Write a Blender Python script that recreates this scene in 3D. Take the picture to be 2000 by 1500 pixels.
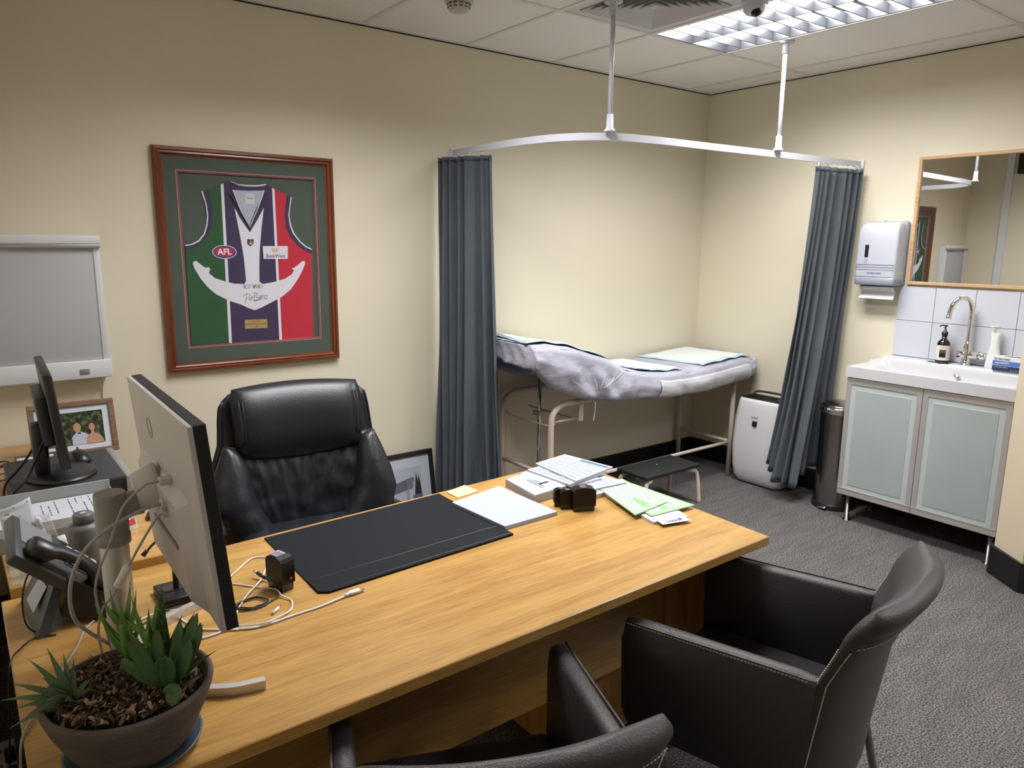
import bpy, bmesh, math, random
from mathutils import Vector, Matrix, Euler, noise
random.seed(7)
for _o in list(bpy.data.objects): bpy.data.objects.remove(_o)
SC = bpy.context.scene
COL = SC.collection
PI = math.pi
H = 2.596          # ceiling height

# ------------------------------------------------------------------ camera
cam = bpy.data.cameras.new('camera'); camo = bpy.data.objects.new('camera', cam); COL.objects.link(camo)
cam.sensor_width = 36; cam.lens = 25.77; cam.clip_start = .03
_r, _u, _d = (Vector((.79578133, -.60551951, .00884272)), Vector((.10764759, .15581106, .98190372)), Vector((.59593965, .78042875, -.18917425)))
camo.matrix_world = Matrix(((_r.x, _u.x, -_d.x, -4.35105), (_r.y, _u.y, -_d.y, -3.45878), (_r.z, _u.z, -_d.z, 1.56858), (0, 0, 0, 1)))
SC.camera = camo

# ------------------------------------------------------------------ world, lights, exposure
w = bpy.data.worlds.new('world'); SC.world = w; w.use_nodes = True
w.node_tree.nodes['Background'].inputs[0].default_value = (.6, .65, .7, 1)
w.node_tree.nodes['Background'].inputs[1].default_value = .05
SC.view_settings.view_transform = 'Standard'; SC.view_settings.look = 'None'
SC.view_settings.gamma = 1; SC.view_settings.use_curve_mapping = False
SC.view_settings.exposure = 0.30

def area(name, x, y, z, sx, sy, power, spread, col):
    l = bpy.data.lights.new(name, 'AREA'); l.shape = 'RECTANGLE'; l.size = sx; l.size_y = sy
    l.energy = power; l.color = col; l.spread = math.radians(spread)
    o = bpy.data.objects.new(name, l); o.location = (x, y, z); COL.objects.link(o)
    return o
LC = (1, .99, .985)
TROFFERS = [(-1.137, -1.353, 58), (-2.937, -1.353, 56), (-1.137, -3.753, 56)]
for i, (x, y, p) in enumerate(TROFFERS):
    area('troffer_lamp_light', x, y, H + .062, .52, 1.12, p, 172, LC)

# ------------------------------------------------------------------ materials
def M(name, col, rough=.5, metal=0, bump=0, bscale=50, var=0, vscale=6, spec=.5, stretch=None, emit=None, alpha=None, trans=0, coat=0, col2=None, detail=4, thresh=None, sheen=0, ior=None):
    m = bpy.data.materials.new(name); m.use_nodes = True
    nt = m.node_tree; b = nt.nodes['Principled BSDF']
    c = tuple(col) + (1,)
    b.inputs['Base Color'].default_value = c
    b.inputs['Roughness'].default_value = rough; b.inputs['Metallic'].default_value = metal
    b.inputs['Specular IOR Level'].default_value = spec
    if coat: b.inputs['Coat Weight'].default_value = coat; b.inputs['Coat Roughness'].default_value = .15
    if trans: b.inputs['Transmission Weight'].default_value = trans
    if ior: b.inputs['IOR'].default_value = ior
    if sheen: b.inputs['Sheen Weight'].default_value = sheen
    if alpha is not None: b.inputs['Alpha'].default_value = alpha
    if emit: b.inputs['Emission Color'].default_value = tuple(emit[0]) + (1,); b.inputs['Emission Strength'].default_value = emit[1]
    if bump or var or col2:
        tc = nt.nodes.new('ShaderNodeTexCoord'); mp = nt.nodes.new('ShaderNodeMapping')
        nt.links.new(tc.outputs['Object'], mp.inputs[0])
        if stretch: mp.inputs['Scale'].default_value = stretch
        if var or col2:
            n = nt.nodes.new('ShaderNodeTexNoise'); n.inputs['Scale'].default_value = vscale; n.inputs['Detail'].default_value = detail
            nt.links.new(mp.outputs[0], n.inputs[0])
            r = nt.nodes.new('ShaderNodeValToRGB')
            lo, hi = thresh or (.3, .7)
            r.color_ramp.elements[0].position = lo; r.color_ramp.elements[1].position = hi
            r.color_ramp.elements[0].color = tuple(max(0, x * (1 - var)) for x in col) + (1,)
            r.color_ramp.elements[1].color = (tuple(col2) + (1,)) if col2 else tuple(min(1, x * (1 + var)) for x in col) + (1,)
            nt.links.new(n.outputs[0], r.inputs[0]); nt.links.new(r.outputs[0], b.inputs['Base Color'])
        if bump:
            n2 = nt.nodes.new('ShaderNodeTexNoise'); n2.inputs['Scale'].default_value = bscale; n2.inputs['Detail'].default_value = 3
            nt.links.new(mp.outputs[0], n2.inputs[0])
            bp = nt.nodes.new('ShaderNodeBump'); bp.inputs['Strength'].default_value = bump; bp.inputs['Distance'].default_value = .01
            nt.links.new(n2.outputs[0], bp.inputs['Height']); nt.links.new(bp.outputs[0], b.inputs['Normal'])
    return m

def wood(name, dark, light, axis='x', rough=.4, scale=1.0, coat=0):
    m = bpy.data.materials.new(name); m.use_nodes = True; nt = m.node_tree; b = nt.nodes['Principled BSDF']
    L = nt.links.new; N = nt.nodes.new
    tc = N('ShaderNodeTexCoord'); mp = N('ShaderNodeMapping'); L(tc.outputs['Object'], mp.inputs[0])
    s = {'x': (.9, 14, 14), 'y': (14, .9, 14), 'z': (14, 14, .9)}[axis]
    mp.inputs['Scale'].default_value = tuple(k * scale for k in s)
    n = N('ShaderNodeTexNoise'); n.inputs['Scale'].default_value = 1.6; n.inputs['Detail'].default_value = 5; n.inputs['Distortion'].default_value = .6
    L(mp.outputs[0], n.inputs[0])
    mp2 = N('ShaderNodeMapping'); L(tc.outputs['Object'], mp2.inputs[0]); mp2.inputs['Scale'].default_value = tuple(k * scale * (9 if k > 5 else 6) for k in s)
    n2 = N('ShaderNodeTexNoise'); n2.inputs['Scale'].default_value = 2.2; n2.inputs['Detail'].default_value = 3; L(mp2.outputs[0], n2.inputs[0])
    mx = N('ShaderNodeMath'); mx.operation = 'MULTIPLY_ADD'; L(n2.outputs[0], mx.inputs[0]); mx.inputs[1].default_value = .55; 
    ml = N('ShaderNodeMath'); ml.operation = 'MULTIPLY'; ml.inputs[1].default_value = .5; L(n.outputs[0], ml.inputs[0]); L(ml.outputs[0], mx.inputs[2])
    r = N('ShaderNodeValToRGB'); e = r.color_ramp.elements
    e[0].position = .38; e[0].color = tuple(dark) + (1,); e[1].position = .62; e[1].color = tuple(light) + (1,)
    L(mx.outputs[0], r.inputs[0]); L(r.outputs[0], b.inputs['Base Color'])
    b.inputs['Roughness'].default_value = rough
    if coat: b.inputs['Coat Weight'].default_value = coat; b.inputs['Coat Roughness'].default_value = .25
    bp = N('ShaderNodeBump'); bp.inputs['Strength'].default_value = .06; bp.inputs['Distance'].default_value = .004
    L(n2.outputs[0], bp.inputs['Height']); L(bp.outputs[0], b.inputs['Normal'])
    return m

m_wall = M('wall_paint', (.76, .70, .55), .6, bump=.05, bscale=220, var=.03, vscale=1.2)
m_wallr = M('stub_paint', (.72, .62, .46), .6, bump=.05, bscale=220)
m_wallw = M('far_wall_paint', (.66, .62, .52), .7)
m_tile_c = M('ceiling_tile', (.82, .80, .77), .9, bump=.35, bscale=260, var=.10, vscale=420, thresh=(.25, .5))
m_tbar = M('t_bar', (.76, .74, .71), .5)
m_base = M('black_skirting', (.006, .006, .008), .45)
m_white = M('white_gloss', (.57, .57, .60), .25)
m_whitep = M('white_plastic', (.72, .73, .78), .4)
m_whitem = M('white_metal', (.62, .64, .72), .35)
m_oak = wood('oak_veneer', (.35, .182, .046), (.53, .305, .090), 'x', .30, coat=.2)
m_oaky = wood('oak_veneer_y', (.46, .26, .08), (.68, .42, .15), 'x', .32)
m_oakz = wood('oak_veneer_z', (.42, .20, .055), (.58, .32, .09), 'z', .4)
m_mahog = wood('red_brown_frame', (.10, .022, .008), (.22, .055, .02), 'x', .3, coat=.3)
m_mahogz = wood('red_brown_frame_z', (.10, .022, .008), (.22, .055, .02), 'z', .3, coat=.3)
m_birch = wood('birch_frame', (.50, .30, .15), (.66, .43, .24), 'y', .45)
m_walnut = wood('walnut_frame', (.16, .09, .06), (.26, .16, .11), 'x', .5)
m_black = M('black_plastic', (.012, .012, .014), .35)
m_blackm = M('black_matte', (.008, .008, .010), .6, bump=.1, bscale=300)
m_dgrey = M('dark_grey_plastic', (.045, .048, .055), .45)
m_screen = M('screen_glass', (.02, .02, .022), .12)
m_grey = M('grey_plastic', (.24, .235, .23), .45)
m_alu = M('brushed_aluminium', (.60, .585, .585), .38, .6)
m_silver = M('silver_paint', (.42, .42, .43), .4, .6)
m_chrome = M('chrome', (.75, .75, .74), .07, 1)
m_steel = M('stainless', (.30, .29, .28), .22, 1, var=.06, vscale=3)
m_leather = M('black_leather', (.012, .014, .019), .38, bump=.10, bscale=240)
m_leatherw = M('creased_black_leather', (.013, .015, .020), .38, bump=.35, bscale=26, stretch=(1, 1, .5))
m_gleather = M('charcoal_leather', (.052, .049, .051), .42, bump=.22, bscale=330)
m_stitch = M('beige_thread', (.66, .61, .52), .8)
m_paper = M('white_paper', (.47, .49, .54), .7)
m_paper2 = M('paper_pad', (.38, .42, .56), .6)
m_pagee = M('page_edges', (.45, .43, .45), .8, var=.15, vscale=900, stretch=(.02, .02, 1))
m_ink = M('grey_ink', (.05, .055, .075), .8)
m_inkb = M('blue_print', (.06, .14, .22), .7)
m_green = M('green_print', (.22, .44, .19), .7)
m_lgreen = M('pale_green_print', (.33, .50, .30), .7)
m_cream = M('cream_enamel', (.62, .52, .45), .35)
m_glass = M('clear_glass', (.9, .95, .93), .0, trans=1, ior=1.01, alpha=.06)
m_mirror = M('mirror_silver', (.85, .86, .86), .01, 1)

# ------------------------------------------------------------------ geometry builder
class G:
    def __init__(s): s.v = []; s.f = []; s.s = []; s.mi = []; s.cur = 0
    def add(s, vs, fs, smooth=False, mat=None):
        n = len(s.v)
        for p in vs:
            p = Vector(p); s.v.append(mat @ p if mat is not None else p)
        for f in fs: s.f.append(tuple(n + i for i in f)); s.s.append(smooth); s.mi.append(s.cur)
        return s
    def box(s, x0, x1, y0, y1, z0, z1, b=0, seg=2, mat=None):
        if x0 > x1: x0, x1 = x1, x0
        if y0 > y1: y0, y1 = y1, y0
        if z0 > z1: z0, z1 = z1, z0
        if b:
            bm = bmesh.new(); bmesh.ops.create_cube(bm, size=1)
            for v in bm.verts: v.co = Vector(((x0 + x1) / 2 + v.co.x * (x1 - x0), (y0 + y1) / 2 + v.co.y * (y1 - y0), (z0 + z1) / 2 + v.co.z * (z1 - z0)))
            bmesh.ops.bevel(bm, geom=list(bm.edges) + list(bm.verts), offset=b, segments=seg, profile=.5, affect='EDGES')
            bm.verts.index_update()
            s.add([v.co.copy() for v in bm.verts], [[v.index for v in f.verts] for f in bm.faces], seg > 1, mat)
            bm.free(); return s
        vs = [(x, y, z) for x in (x0, x1) for y in (y0, y1) for z in (z0, z1)]
        return s.add(vs, [(0, 1, 3, 2), (4, 6, 7, 5), (0, 4, 5, 1), (2, 3, 7, 6), (0, 2, 6, 4), (1, 5, 7, 3)], False, mat)
    def loft(s, rings, closed=True, caps=True, smooth=True, mat=None):
        n = len(rings[0]); vs = [p for r in rings for p in r]; fs = []
        m = n if closed else n - 1
        for i in range(len(rings) - 1):
            for j in range(m):
                a = i * n + j; b = i * n + (j + 1) % n
                fs.append((a, b, b + n, a + n))
        if caps and closed:
            fs.append(tuple(range(n - 1, -1, -1))); fs.append(tuple((len(rings) - 1) * n + j for j in range(n)))
        return s.add(vs, fs, smooth, mat)
    def lathe(s, prof, c=(0, 0, 0), n=24, sx=1, sy=1, mat=None, caps=True):
        rings = [[(c[0] + r * sx * math.cos(2 * PI * k / n), c[1] + r * sy * math.sin(2 * PI * k / n), c[2] + z) for k in range(n)] for r, z in prof]
        return s.loft(rings, True, caps, True, mat)
    def tube(s, path, r, n=8, closed=False, caps=True, flat=None):
        P = [Vector(p) for p in path]; L = len(P); rings = []
        up = None
        for i in range(L):
            if closed: t = P[(i + 1) % L] - P[i - 1]
            else: t = P[min(i + 1, L - 1)] - P[max(i - 1, 0)]
            if t.length < 1e-9: t = Vector((0, 0, 1))
            t.normalize()
            if up is None:
                up = Vector((0, 0, 1)) if abs(t.z) < .9 else Vector((1, 0, 0))
            a = (up - t * up.dot(t)).normalized(); b = t.cross(a); up = a
            rr = r[i] if isinstance(r, (list, tuple)) else r
            rings.append([P[i] + a * (rr * math.cos(2 * PI * k / n)) + b * (rr * math.sin(2 * PI * k / n)) for k in range(n)])
        if closed: rings.append(rings[0])
        return s.loft(rings, True, caps and not closed, True)
    def prism(s, poly, a, b, plane='xz', smooth=False, mat=None):
        f = {'xz': lambda p, t: (p[0], t, p[1]), 'xy': lambda p, t: (p[0], p[1], t), 'yz': lambda p, t: (t, p[0], p[1])}[plane]
        n = len(poly); vs = [f(p, a) for p in poly] + [f(p, b) for p in poly]
        fs = [tuple(range(n)), tuple(range(2 * n - 1, n - 1, -1))] + [(i, i + n, (i + 1) % n + n, (i + 1) % n) for i in range(n)]
        return s.add(vs, fs, smooth, mat)
    def grid(s, fn, nu, nv, smooth=True):
        vs = [fn(i / nu, j / nv) for i in range(nu + 1) for j in range(nv + 1)]
        fs = [(i * (nv + 1) + j, (i + 1) * (nv + 1) + j, (i + 1) * (nv + 1) + j + 1, i * (nv + 1) + j + 1) for i in range(nu) for j in range(nv)]
        return s.add(vs, fs, smooth)
    def shell(s, fn, fn2, nu, nv):
        "closed slab between two sheets"
        A = [[Vector(fn(i / nu, j / nv)) for j in range(nv + 1)] for i in range(nu + 1)]
        B = [[Vector(fn2(i / nu, j / nv)) for j in range(nv + 1)] for i in range(nu + 1)]
        n = nv + 1; N = (nu + 1) * n
        vs = [p for r in A for p in r] + [p for r in B for p in r]; fs = []
        for i in range(nu):
            for j in range(nv):
                a = i * n + j; fs.append((a, a + n, a + n + 1, a + 1)); fs.append((N + a, N + a + 1, N + a + n + 1, N + a + n))
        for i in range(nu):
            for j in (0, nv):
                a = i * n + j; fs.append((a, a + n, N + a + n, N + a))
        for j in range(nv):
            for i in (0, nu):
                a = i * n + j; fs.append((a, a + 1, N + a + 1, N + a))
        return s.add(vs, fs, True)
    def ball(s, c, r, n=12, sx=1, sy=1, sz=1):
        prof = [(math.sin(PI * k / n) * r + 1e-5, -math.cos(PI * k / n) * r * sz) for k in range(n + 1)]
        return s.lathe(prof, c, max(12, n), sx, sy)
    def text(s, body, o, right, up, size, align='CENTER', spacing=1, bold=0):
        o, right, up = Vector(o), Vector(right).normalized(), Vector(up).normalized()
        cu = bpy.data.curves.new('t', 'FONT'); cu.body = body; cu.size = size; cu.align_x = align; cu.align_y = 'CENTER'; cu.resolution_u = 3
        cu.space_character = spacing; cu.offset = bold
        ob = bpy.data.objects.new('t', cu); COL.objects.link(ob)
        dg = bpy.context.evaluated_depsgraph_get()
        me = bpy.data.meshes.new_from_object(ob.evaluated_get(dg))
        s.add([o + right * v.co.x + up * v.co.y for v in me.vertices], [tuple(p.vertices) for p in me.polygons])
        bpy.data.objects.remove(ob); bpy.data.curves.remove(cu); bpy.data.meshes.remove(me)
        return s
def rot(ax, deg): return Matrix.Rotation(math.radians(deg), 4, ax)
def tr(x, y, z): return Matrix.Translation((x, y, z))
def smooth_path(pts, k=6, closed=False):
    P = [Vector(p) for p in pts]; out = []; n = len(P)
    rng = range(n) if closed else range(n - 1)
    for i in rng:
        p0 = P[(i - 1) % n] if (closed or i > 0) else P[0]; p1 = P[i]; p2 = P[(i + 1) % n]; p3 = P[(i + 2) % n] if (closed or i + 2 < n) else P[-1]
        for j in range(k):
            t = j / k
            out.append(.5 * ((2 * p1) + (-p0 + p2) * t + (2 * p0 - 5 * p1 + 4 * p2 - p3) * t * t + (-p0 + 3 * p1 - 3 * p2 + p3) * t ** 3))
    if not closed: out.append(P[-1])
    return out
def lerp(a, b, t): return a + (b - a) * t
def sst(a, b, x):
    t = max(0, min(1, (x - a) / (b - a))); return t * t * (3 - 2 * t)
def interp(xs, ys, x):
    if x <= xs[0]: return ys[0]
    for i in range(1, len(xs)):
        if x <= xs[i]: return lerp(ys[i - 1], ys[i], (x - xs[i - 1]) / (xs[i] - xs[i - 1]))
    return ys[-1]

# ------------------------------------------------------------------ object helpers
ROOT = {}
def props(o, label=None, cat=None, group=None, kind=None):
    if label: o['label'] = label
    if cat: o['category'] = cat
    if group: o['group'] = group
    if kind: o['kind'] = kind
    return o
def mesh(name, g, mats, origin=(0, 0, 0)):
    me = bpy.data.meshes.new(name); O = Vector(origin)
    me.from_pydata([tuple(v - O) for v in g.v], [], g.f)
    me.polygons.foreach_set('use_smooth', g.s)
    for m in (mats if isinstance(mats, (list, tuple)) else [mats]): me.materials.append(m)
    if any(g.mi): me.polygons.foreach_set('material_index', g.mi)
    bm = bmesh.new(); bm.from_mesh(me); bmesh.ops.recalc_face_normals(bm, faces=bm.faces); bm.to_mesh(me); bm.free()
    me.update(); return me
def thing(name, label, cat, loc, rz=0, group=None, world=True, kind=None):
    o = bpy.data.objects.new(name, None); COL.objects.link(o); o.location = loc; o.rotation_euler = (0, 0, math.radians(rz))
    o.empty_display_size = .05
    props(o, label, cat, group, kind); ROOT[o.name] = Vector(loc) if world else Vector((0, 0, 0))
    return o
def part(name, g, mats, parent, kind=None, label=None, sharp=None):
    org = ROOT[parent.name]
    o = bpy.data.objects.new(name, mesh(name, g, mats, org)); COL.objects.link(o); o.parent = parent
    ROOT[o.name] = org; props(o, label, None, None, kind)
    if sharp is not None: o.data.set_sharp_from_angle(angle=math.radians(sharp))
    return o
def solo(name, g, mats, label=None, cat=None, group=None, kind=None, sharp=None):
    xs = [v.x for v in g.v]; ys = [v.y for v in g.v]; zs = [v.z for v in g.v]
    org = Vector(((min(xs) + max(xs)) / 2, (min(ys) + max(ys)) / 2, min(zs)))
    o = bpy.data.objects.new(name, mesh(name, g, mats, org)); o.location = org; COL.objects.link(o)
    ROOT[o.name] = org; props(o, label, cat, group, kind)
    if sharp is not None: o.data.set_sharp_from_angle(angle=math.radians(sharp))
    return o
def sold(o, t, off=0):
    md = o.modifiers.new('solid', 'SOLIDIFY'); md.thickness = t; md.offset = off
    return o
def copy_thing(root, loc, rz=0, label=None, group=None):
    def cp(o, par):
        c = o.copy(); COL.objects.link(c); c.parent = par
        for ch in [k for k in KIDS.get(o.name, [])]: cp(ch, c)
        return c
    global KIDS
    KIDS = {}
    for o in COL.objects:
        if o.parent: KIDS.setdefault(o.parent.name, []).append(o)
    c = cp(root, None); c.location = loc; c.rotation_euler = (0, 0, math.radians(rz))
    if label: c['label'] = label
    if group: c['group'] = group
    return c

# ------------------------------------------------------------------ room shell
XL, YF = -4.46, -5.3
m_carpet = M('charcoal_carpet', (.080, .074, .072), .95, bump=1, bscale=260, var=.35, vscale=160, detail=7, thresh=(.42, .60), col2=(.27, .25, .245))
_nt = m_carpet.node_tree
_b = _nt.nodes['Principled BSDF']; _src = _b.inputs['Base Color'].links[0].from_socket
_tc = _nt.nodes.new('ShaderNodeTexCoord'); _mp = _nt.nodes.new('ShaderNodeMapping'); _mp.inputs['Scale'].default_value = (1, 5, 1); _nt.links.new(_tc.outputs['Object'], _mp.inputs[0])
_n = _nt.nodes.new('ShaderNodeTexNoise'); _n.inputs['Scale'].default_value = 5; _n.inputs['Detail'].default_value = 4; _nt.links.new(_mp.outputs[0], _n.inputs[0])
_r2 = _nt.nodes.new('ShaderNodeValToRGB'); _r2.color_ramp.elements[0].color = (.86, .86, .86, 1); _r2.color_ramp.elements[1].color = (1.06, 1.05, 1.04, 1); _r2.color_ramp.elements[0].position = .38; _r2.color_ramp.elements[1].position = .6
_nt.links.new(_n.outputs[0], _r2.inputs[0])
_mx = _nt.nodes.new('ShaderNodeMixRGB'); _mx.blend_type = 'MULTIPLY'; _mx.inputs[0].default_value = 1
_nt.links.new(_src, _mx.inputs[1]); _nt.links.new(_r2.outputs[0], _mx.inputs[2]); _nt.links.new(_mx.outputs[0], _b.inputs['Base Color'])
solo('floor', G().box(XL - .1, .1, YF - .1, .1, -.1, 0), m_carpet, kind='structure')
solo('wall_back', G().box(XL - .1, .1, 0, .1, 0, 2.8), m_wall, kind='structure')
solo('wall_right', G().box(0, .1, YF, 0, 0, 2.8), m_wall, kind='structure')
solo('wall_left', G().box(XL - .1, XL, YF, 0, 0, 2.8), m_wall, kind='structure')
solo('wall_front', G().box(XL - .1, .1, YF - .1, YF, 0, 2.8), m_wallw, kind='structure')
# short splayed wall beside the washbasin
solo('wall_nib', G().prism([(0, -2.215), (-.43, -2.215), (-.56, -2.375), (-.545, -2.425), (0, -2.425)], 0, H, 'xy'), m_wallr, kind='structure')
solo('baseboard_nib', G().prism([(0, -2.2), (-.442, -2.2), (-.575, -2.372), (-.552, -2.437), (-.545, -2.425), (-.56, -2.375), (-.43, -2.215), (0, -2.215)], 0, .14, 'xy'), m_base, kind='structure')
g = G().box(-.60, -.45, -2.52, -2.43, 0, 2.1, .006)
solo('trim_1', g, m_mahogz, kind='structure')
solo('baseboard_back', G().box(XL, -.014, -.014, 0, 0, .14, .003, 1), m_base, kind='structure')
solo('baseboard_right', G().box(-.014, 0, -2.2, 0, 0, .14, .003, 1), m_base, kind='structure')
# door leaf in the front part of the room and trunking on the left wall (seen in the mirror)
g = G().box(XL, XL + .03, -.385, -.32, 0, H); solo('trim_2', g, m_whitep, kind='structure')

# suspended ceiling
ceil = thing('ceiling', None, None, (0, 0, H), kind='structure')
part('slab', G().box(XL - .1, .1, YF - .1, .1, H + .14, H + .2), m_wallw, ceil)
xs = [0, -.237] + [-.237 - .6 * k for k in range(1, 7)] + [-4.437, XL][1:]
ys = [0, -.753, -1.953, -3.153, -4.353, YF]
g = G()
for x in xs[1:-1]: g.box(x - .012, x + .012, YF, 0, H - .004, H + .03)
for y in ys[1:-1]: g.box(XL, 0, y - .012, y + .012, H - .0035, H + .03)
g.box(-2.037, -1.437, -1.365, -1.341, H - .0035, H + .03)
g.box(XL, 0, -.02, 0, H - .0045, H + .03); g.box(-.02, 0, YF, 0, H - .005, H + .03)
part('t_bar', g, m_tbar, ceil)
g = G()
part('shadow_gap', g.box(XL, -.002, -.004, -.0005, H - .010, H - .0045).box(-.004, -.0005, YF, -.002, H - .010, H - .0045), m_base, ceil)
def in_fix(cx, cy):
    for (x, y, p) in TROFFERS:
        if abs(cx - x) < .2 and abs(cy - y) < .5: return True
    return False
for i in range(len(xs) - 1):
    for j in range(len(ys) - 1):
        cx = (xs[i] + xs[i + 1]) / 2; cy = (ys[j] + ys[j + 1]) / 2
        if in_fix(cx, cy): continue
        y0, y1 = ys[j + 1], ys[j]
        if abs(cx + 1.737) < .1 and j == 1: y0, y1 = -1.953, -1.353
        part('tile', G().box(xs[i + 1] + .008, xs[i] - .008, y0 + .008, y1 - .008, H + .001, H + .016), m_tile_c, ceil)

# ------------------------------------------------------------------ louvred ceiling lights
m_tube = M('fluorescent_tube', (1, 1, 1), .5, emit=((.93, .97, 1), 9))
m_refl = M('troffer_reflector', (.86, .88, .92), .45)
m_vane = M('louvre_vane', (.030, .032, .037), .35)
TL = ['white louvred fluorescent ceiling light nearest the curtain rail', 'white louvred fluorescent ceiling light above the desk, out of the photo', 'white louvred fluorescent ceiling light behind the camera on the right']
tproto = None
for i, (x, y, p) in enumerate(TROFFERS):
    if tproto is None:
        t = thing('ceiling_light', TL[0], 'ceiling light', (0, 0, 0), world=False); tproto = t
        g = G(); X, Y = .288, .588
        g.box(-X, X, -Y, Y, .10, .105)
        part('housing', g, m_refl, t)
        g = G().box(-X, -X + .006, -Y, Y, 0, .10).box(X - .006, X, -Y, Y, 0, .10).box(-X, X, -Y, -Y + .006, 0, .10).box(-X, X, Y - .006, Y, 0, .10)
        part('louvre_frame', g, m_vane, t)
        for sx in (-.145, .145): part('lamp_tube', G().tube([(sx, -.56, .085), (sx, .56, .085)], .012, 10), m_tube, t)
        part('long_vane', G().box(-.0035, .0035, -.58, .58, .002, .050), m_vane, t)
        for k in range(1, 12):
            yy = -.588 + k * .098
            part('cross_vane', G().prism([(yy - .003, .003), (yy + .003, .003), (yy + .0012, .046), (yy - .0012, .046)], -.282, .282, 'yz'), m_vane, t)
        t.location = (x, y, H)
    else: copy_thing(tproto, (x, y, H), 0, TL[i])

# air diffuser
t = thing('air_diffuser', 'white square four-way air diffuser set in the ceiling beside the light', 'air vent', (-1.737, -1.053, H), world=False)
m_vent = M('vent_white', (.60, .60, .60), .5)
def sqring(g, r0, z0, r1, z1, th=.0015):
    a = [(-r0, -r0, z0), (r0, -r0, z0), (r0, r0, z0), (-r0, r0, z0)]; b = [(-r1, -r1, z1), (r1, -r1, z1), (r1, r1, z1), (-r1, r1, z1)]
    c = [(x, y, z + th) for x, y, z in b]; d = [(x, y, z + th) for x, y, z in a]
    g.loft([a, b, c, d, a], True, False, False)
g = G(); sqring(g, .29, .0, .235, .0); part('flange', g, m_vent, t)
for k in range(7):
    r = .235 - k * .031
    g = G(); sqring(g, r, -.004, r - .027, .022); part('louvre_blade', g, m_vent, t)
part('centre_plate', G().box(-.018, .018, -.018, .018, .0, .01), m_vent, t)
part('plenum_box', G().box(-.24, .24, -.24, .24, .075, .08), m_base, t)

# smoke detector, dome camera
t = thing('smoke_detector', 'round cream smoke detector on a ceiling tile', 'smoke detector', (-2.465, -.585, H), world=False)
mc = M('cream_plastic', (.55, .52, .46), .4)
part('base_plate', G().lathe([(.0001, 0), (.062, 0), (.062, -.010), (.056, -.014), (.0001, -.014)], n=32), mc, t)
part('cap', G().lathe([(.050, -.014), (.050, -.022), (.046, -.034), (.040, -.044), (.030, -.048), (.0001, -.049)], n=32), mc, t)
g = G()
for k in range(12):
    a0 = 2 * PI * k / 12; 
    pts = [(.0505 * math.cos(a0 + s * .05), .0505 * math.sin(a0 + s * .05), -.020) for s in range(7)]
    g.tube(pts, .0022, 5)
    pts = [(.0475 * math.cos(a0 + s * .05), .0475 * math.sin(a0 + s * .05), -.031) for s in range(7)]
    g.tube(pts, .0022, 5)
part('vent_slot', g, m_base, t)
t = thing('dome_camera', 'small white dome security camera in front of the ceiling light', 'camera', (-1.478, -1.385, H), world=False)
part('base_ring', G().lathe([(.0001, 0), (.058, 0), (.058, -.014), (.052, -.022), (.0001, -.022)], n=28), m_whitem, t)
part('turret', G().lathe([(.050, -.018), (.050, -.026), (.044, -.044), (.032, -.056), (.020, -.060), (.0001, -.060)], n=28), m_whitem, t)
part('lens_dome', G().ball((-.012, -.018, -.048), .024, 12), M('lens_black', (.004, .004, .005), .08), t)
# ------------------------------------------------------------------ curtain track
RZ = 2.04
trk = thing('curtain_track', 'white curved ceiling-hung curtain track around the examination couch', 'curtain track', (-1.9, -1.0, RZ))
path = smooth_path([(-2.12, 0, RZ), (-2.125, -.35, RZ), (-2.115, -.62, RZ), (-2.06, -.83, RZ), (-1.92, -.98, RZ), (-1.70, -1.035, RZ), (-1.3, -1.06, RZ), (-.81, -1.09, RZ), (-.4, -1.11, RZ), (0, -1.13, RZ)], 8)
def rail(path, hw, z0, z1):
    rings = []
    for i, p in enumerate(path):
        t = (path[min(i + 1, len(path) - 1)] - path[max(i - 1, 0)]).normalized(); s = Vector((-t.y, t.x, 0)) * hw
        rings.append([p + s + Vector((0, 0, z0)), p + s + Vector((0, 0, z1)), p - s + Vector((0, 0, z1)), p - s + Vector((0, 0, z0))])
    return G().loft(rings, True, True, False)
part('rail', rail(path, .0085, -.016, .016), m_whitem, trk, sharp=40)
for (x, y) in ((-1.945, -1.005), (-.806, -1.105)):
    g = G().tube([(x, y, RZ + .03), (x, y, H - .03)], .0105, 14)
    part('hanger_rod', g, m_whitem, trk)
    part('rod_foot', G().lathe([(.0001, .016), (.026, .016), (.026, .022), (.016, .034), (.0145, .09), (.0001, .09)], (x, y, RZ), 18), m_whitem, trk)
    part('ceiling_plate', G().lathe([(.0001, 0), (.040, 0), (.040, -.008), (.017, -.010), (.0165, -.062), (.0001, -.062)], (x, y, H), 20), m_whitem, trk)
part('end_bracket', G().box(-2.14, -2.10, -.012, 0, RZ - .024, RZ + .024, .003), m_whitep, trk)
part('end_bracket', G().box(-.014, 0, -1.155, -1.105, RZ - .024, RZ + .024, .003), m_whitep, trk)

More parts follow.
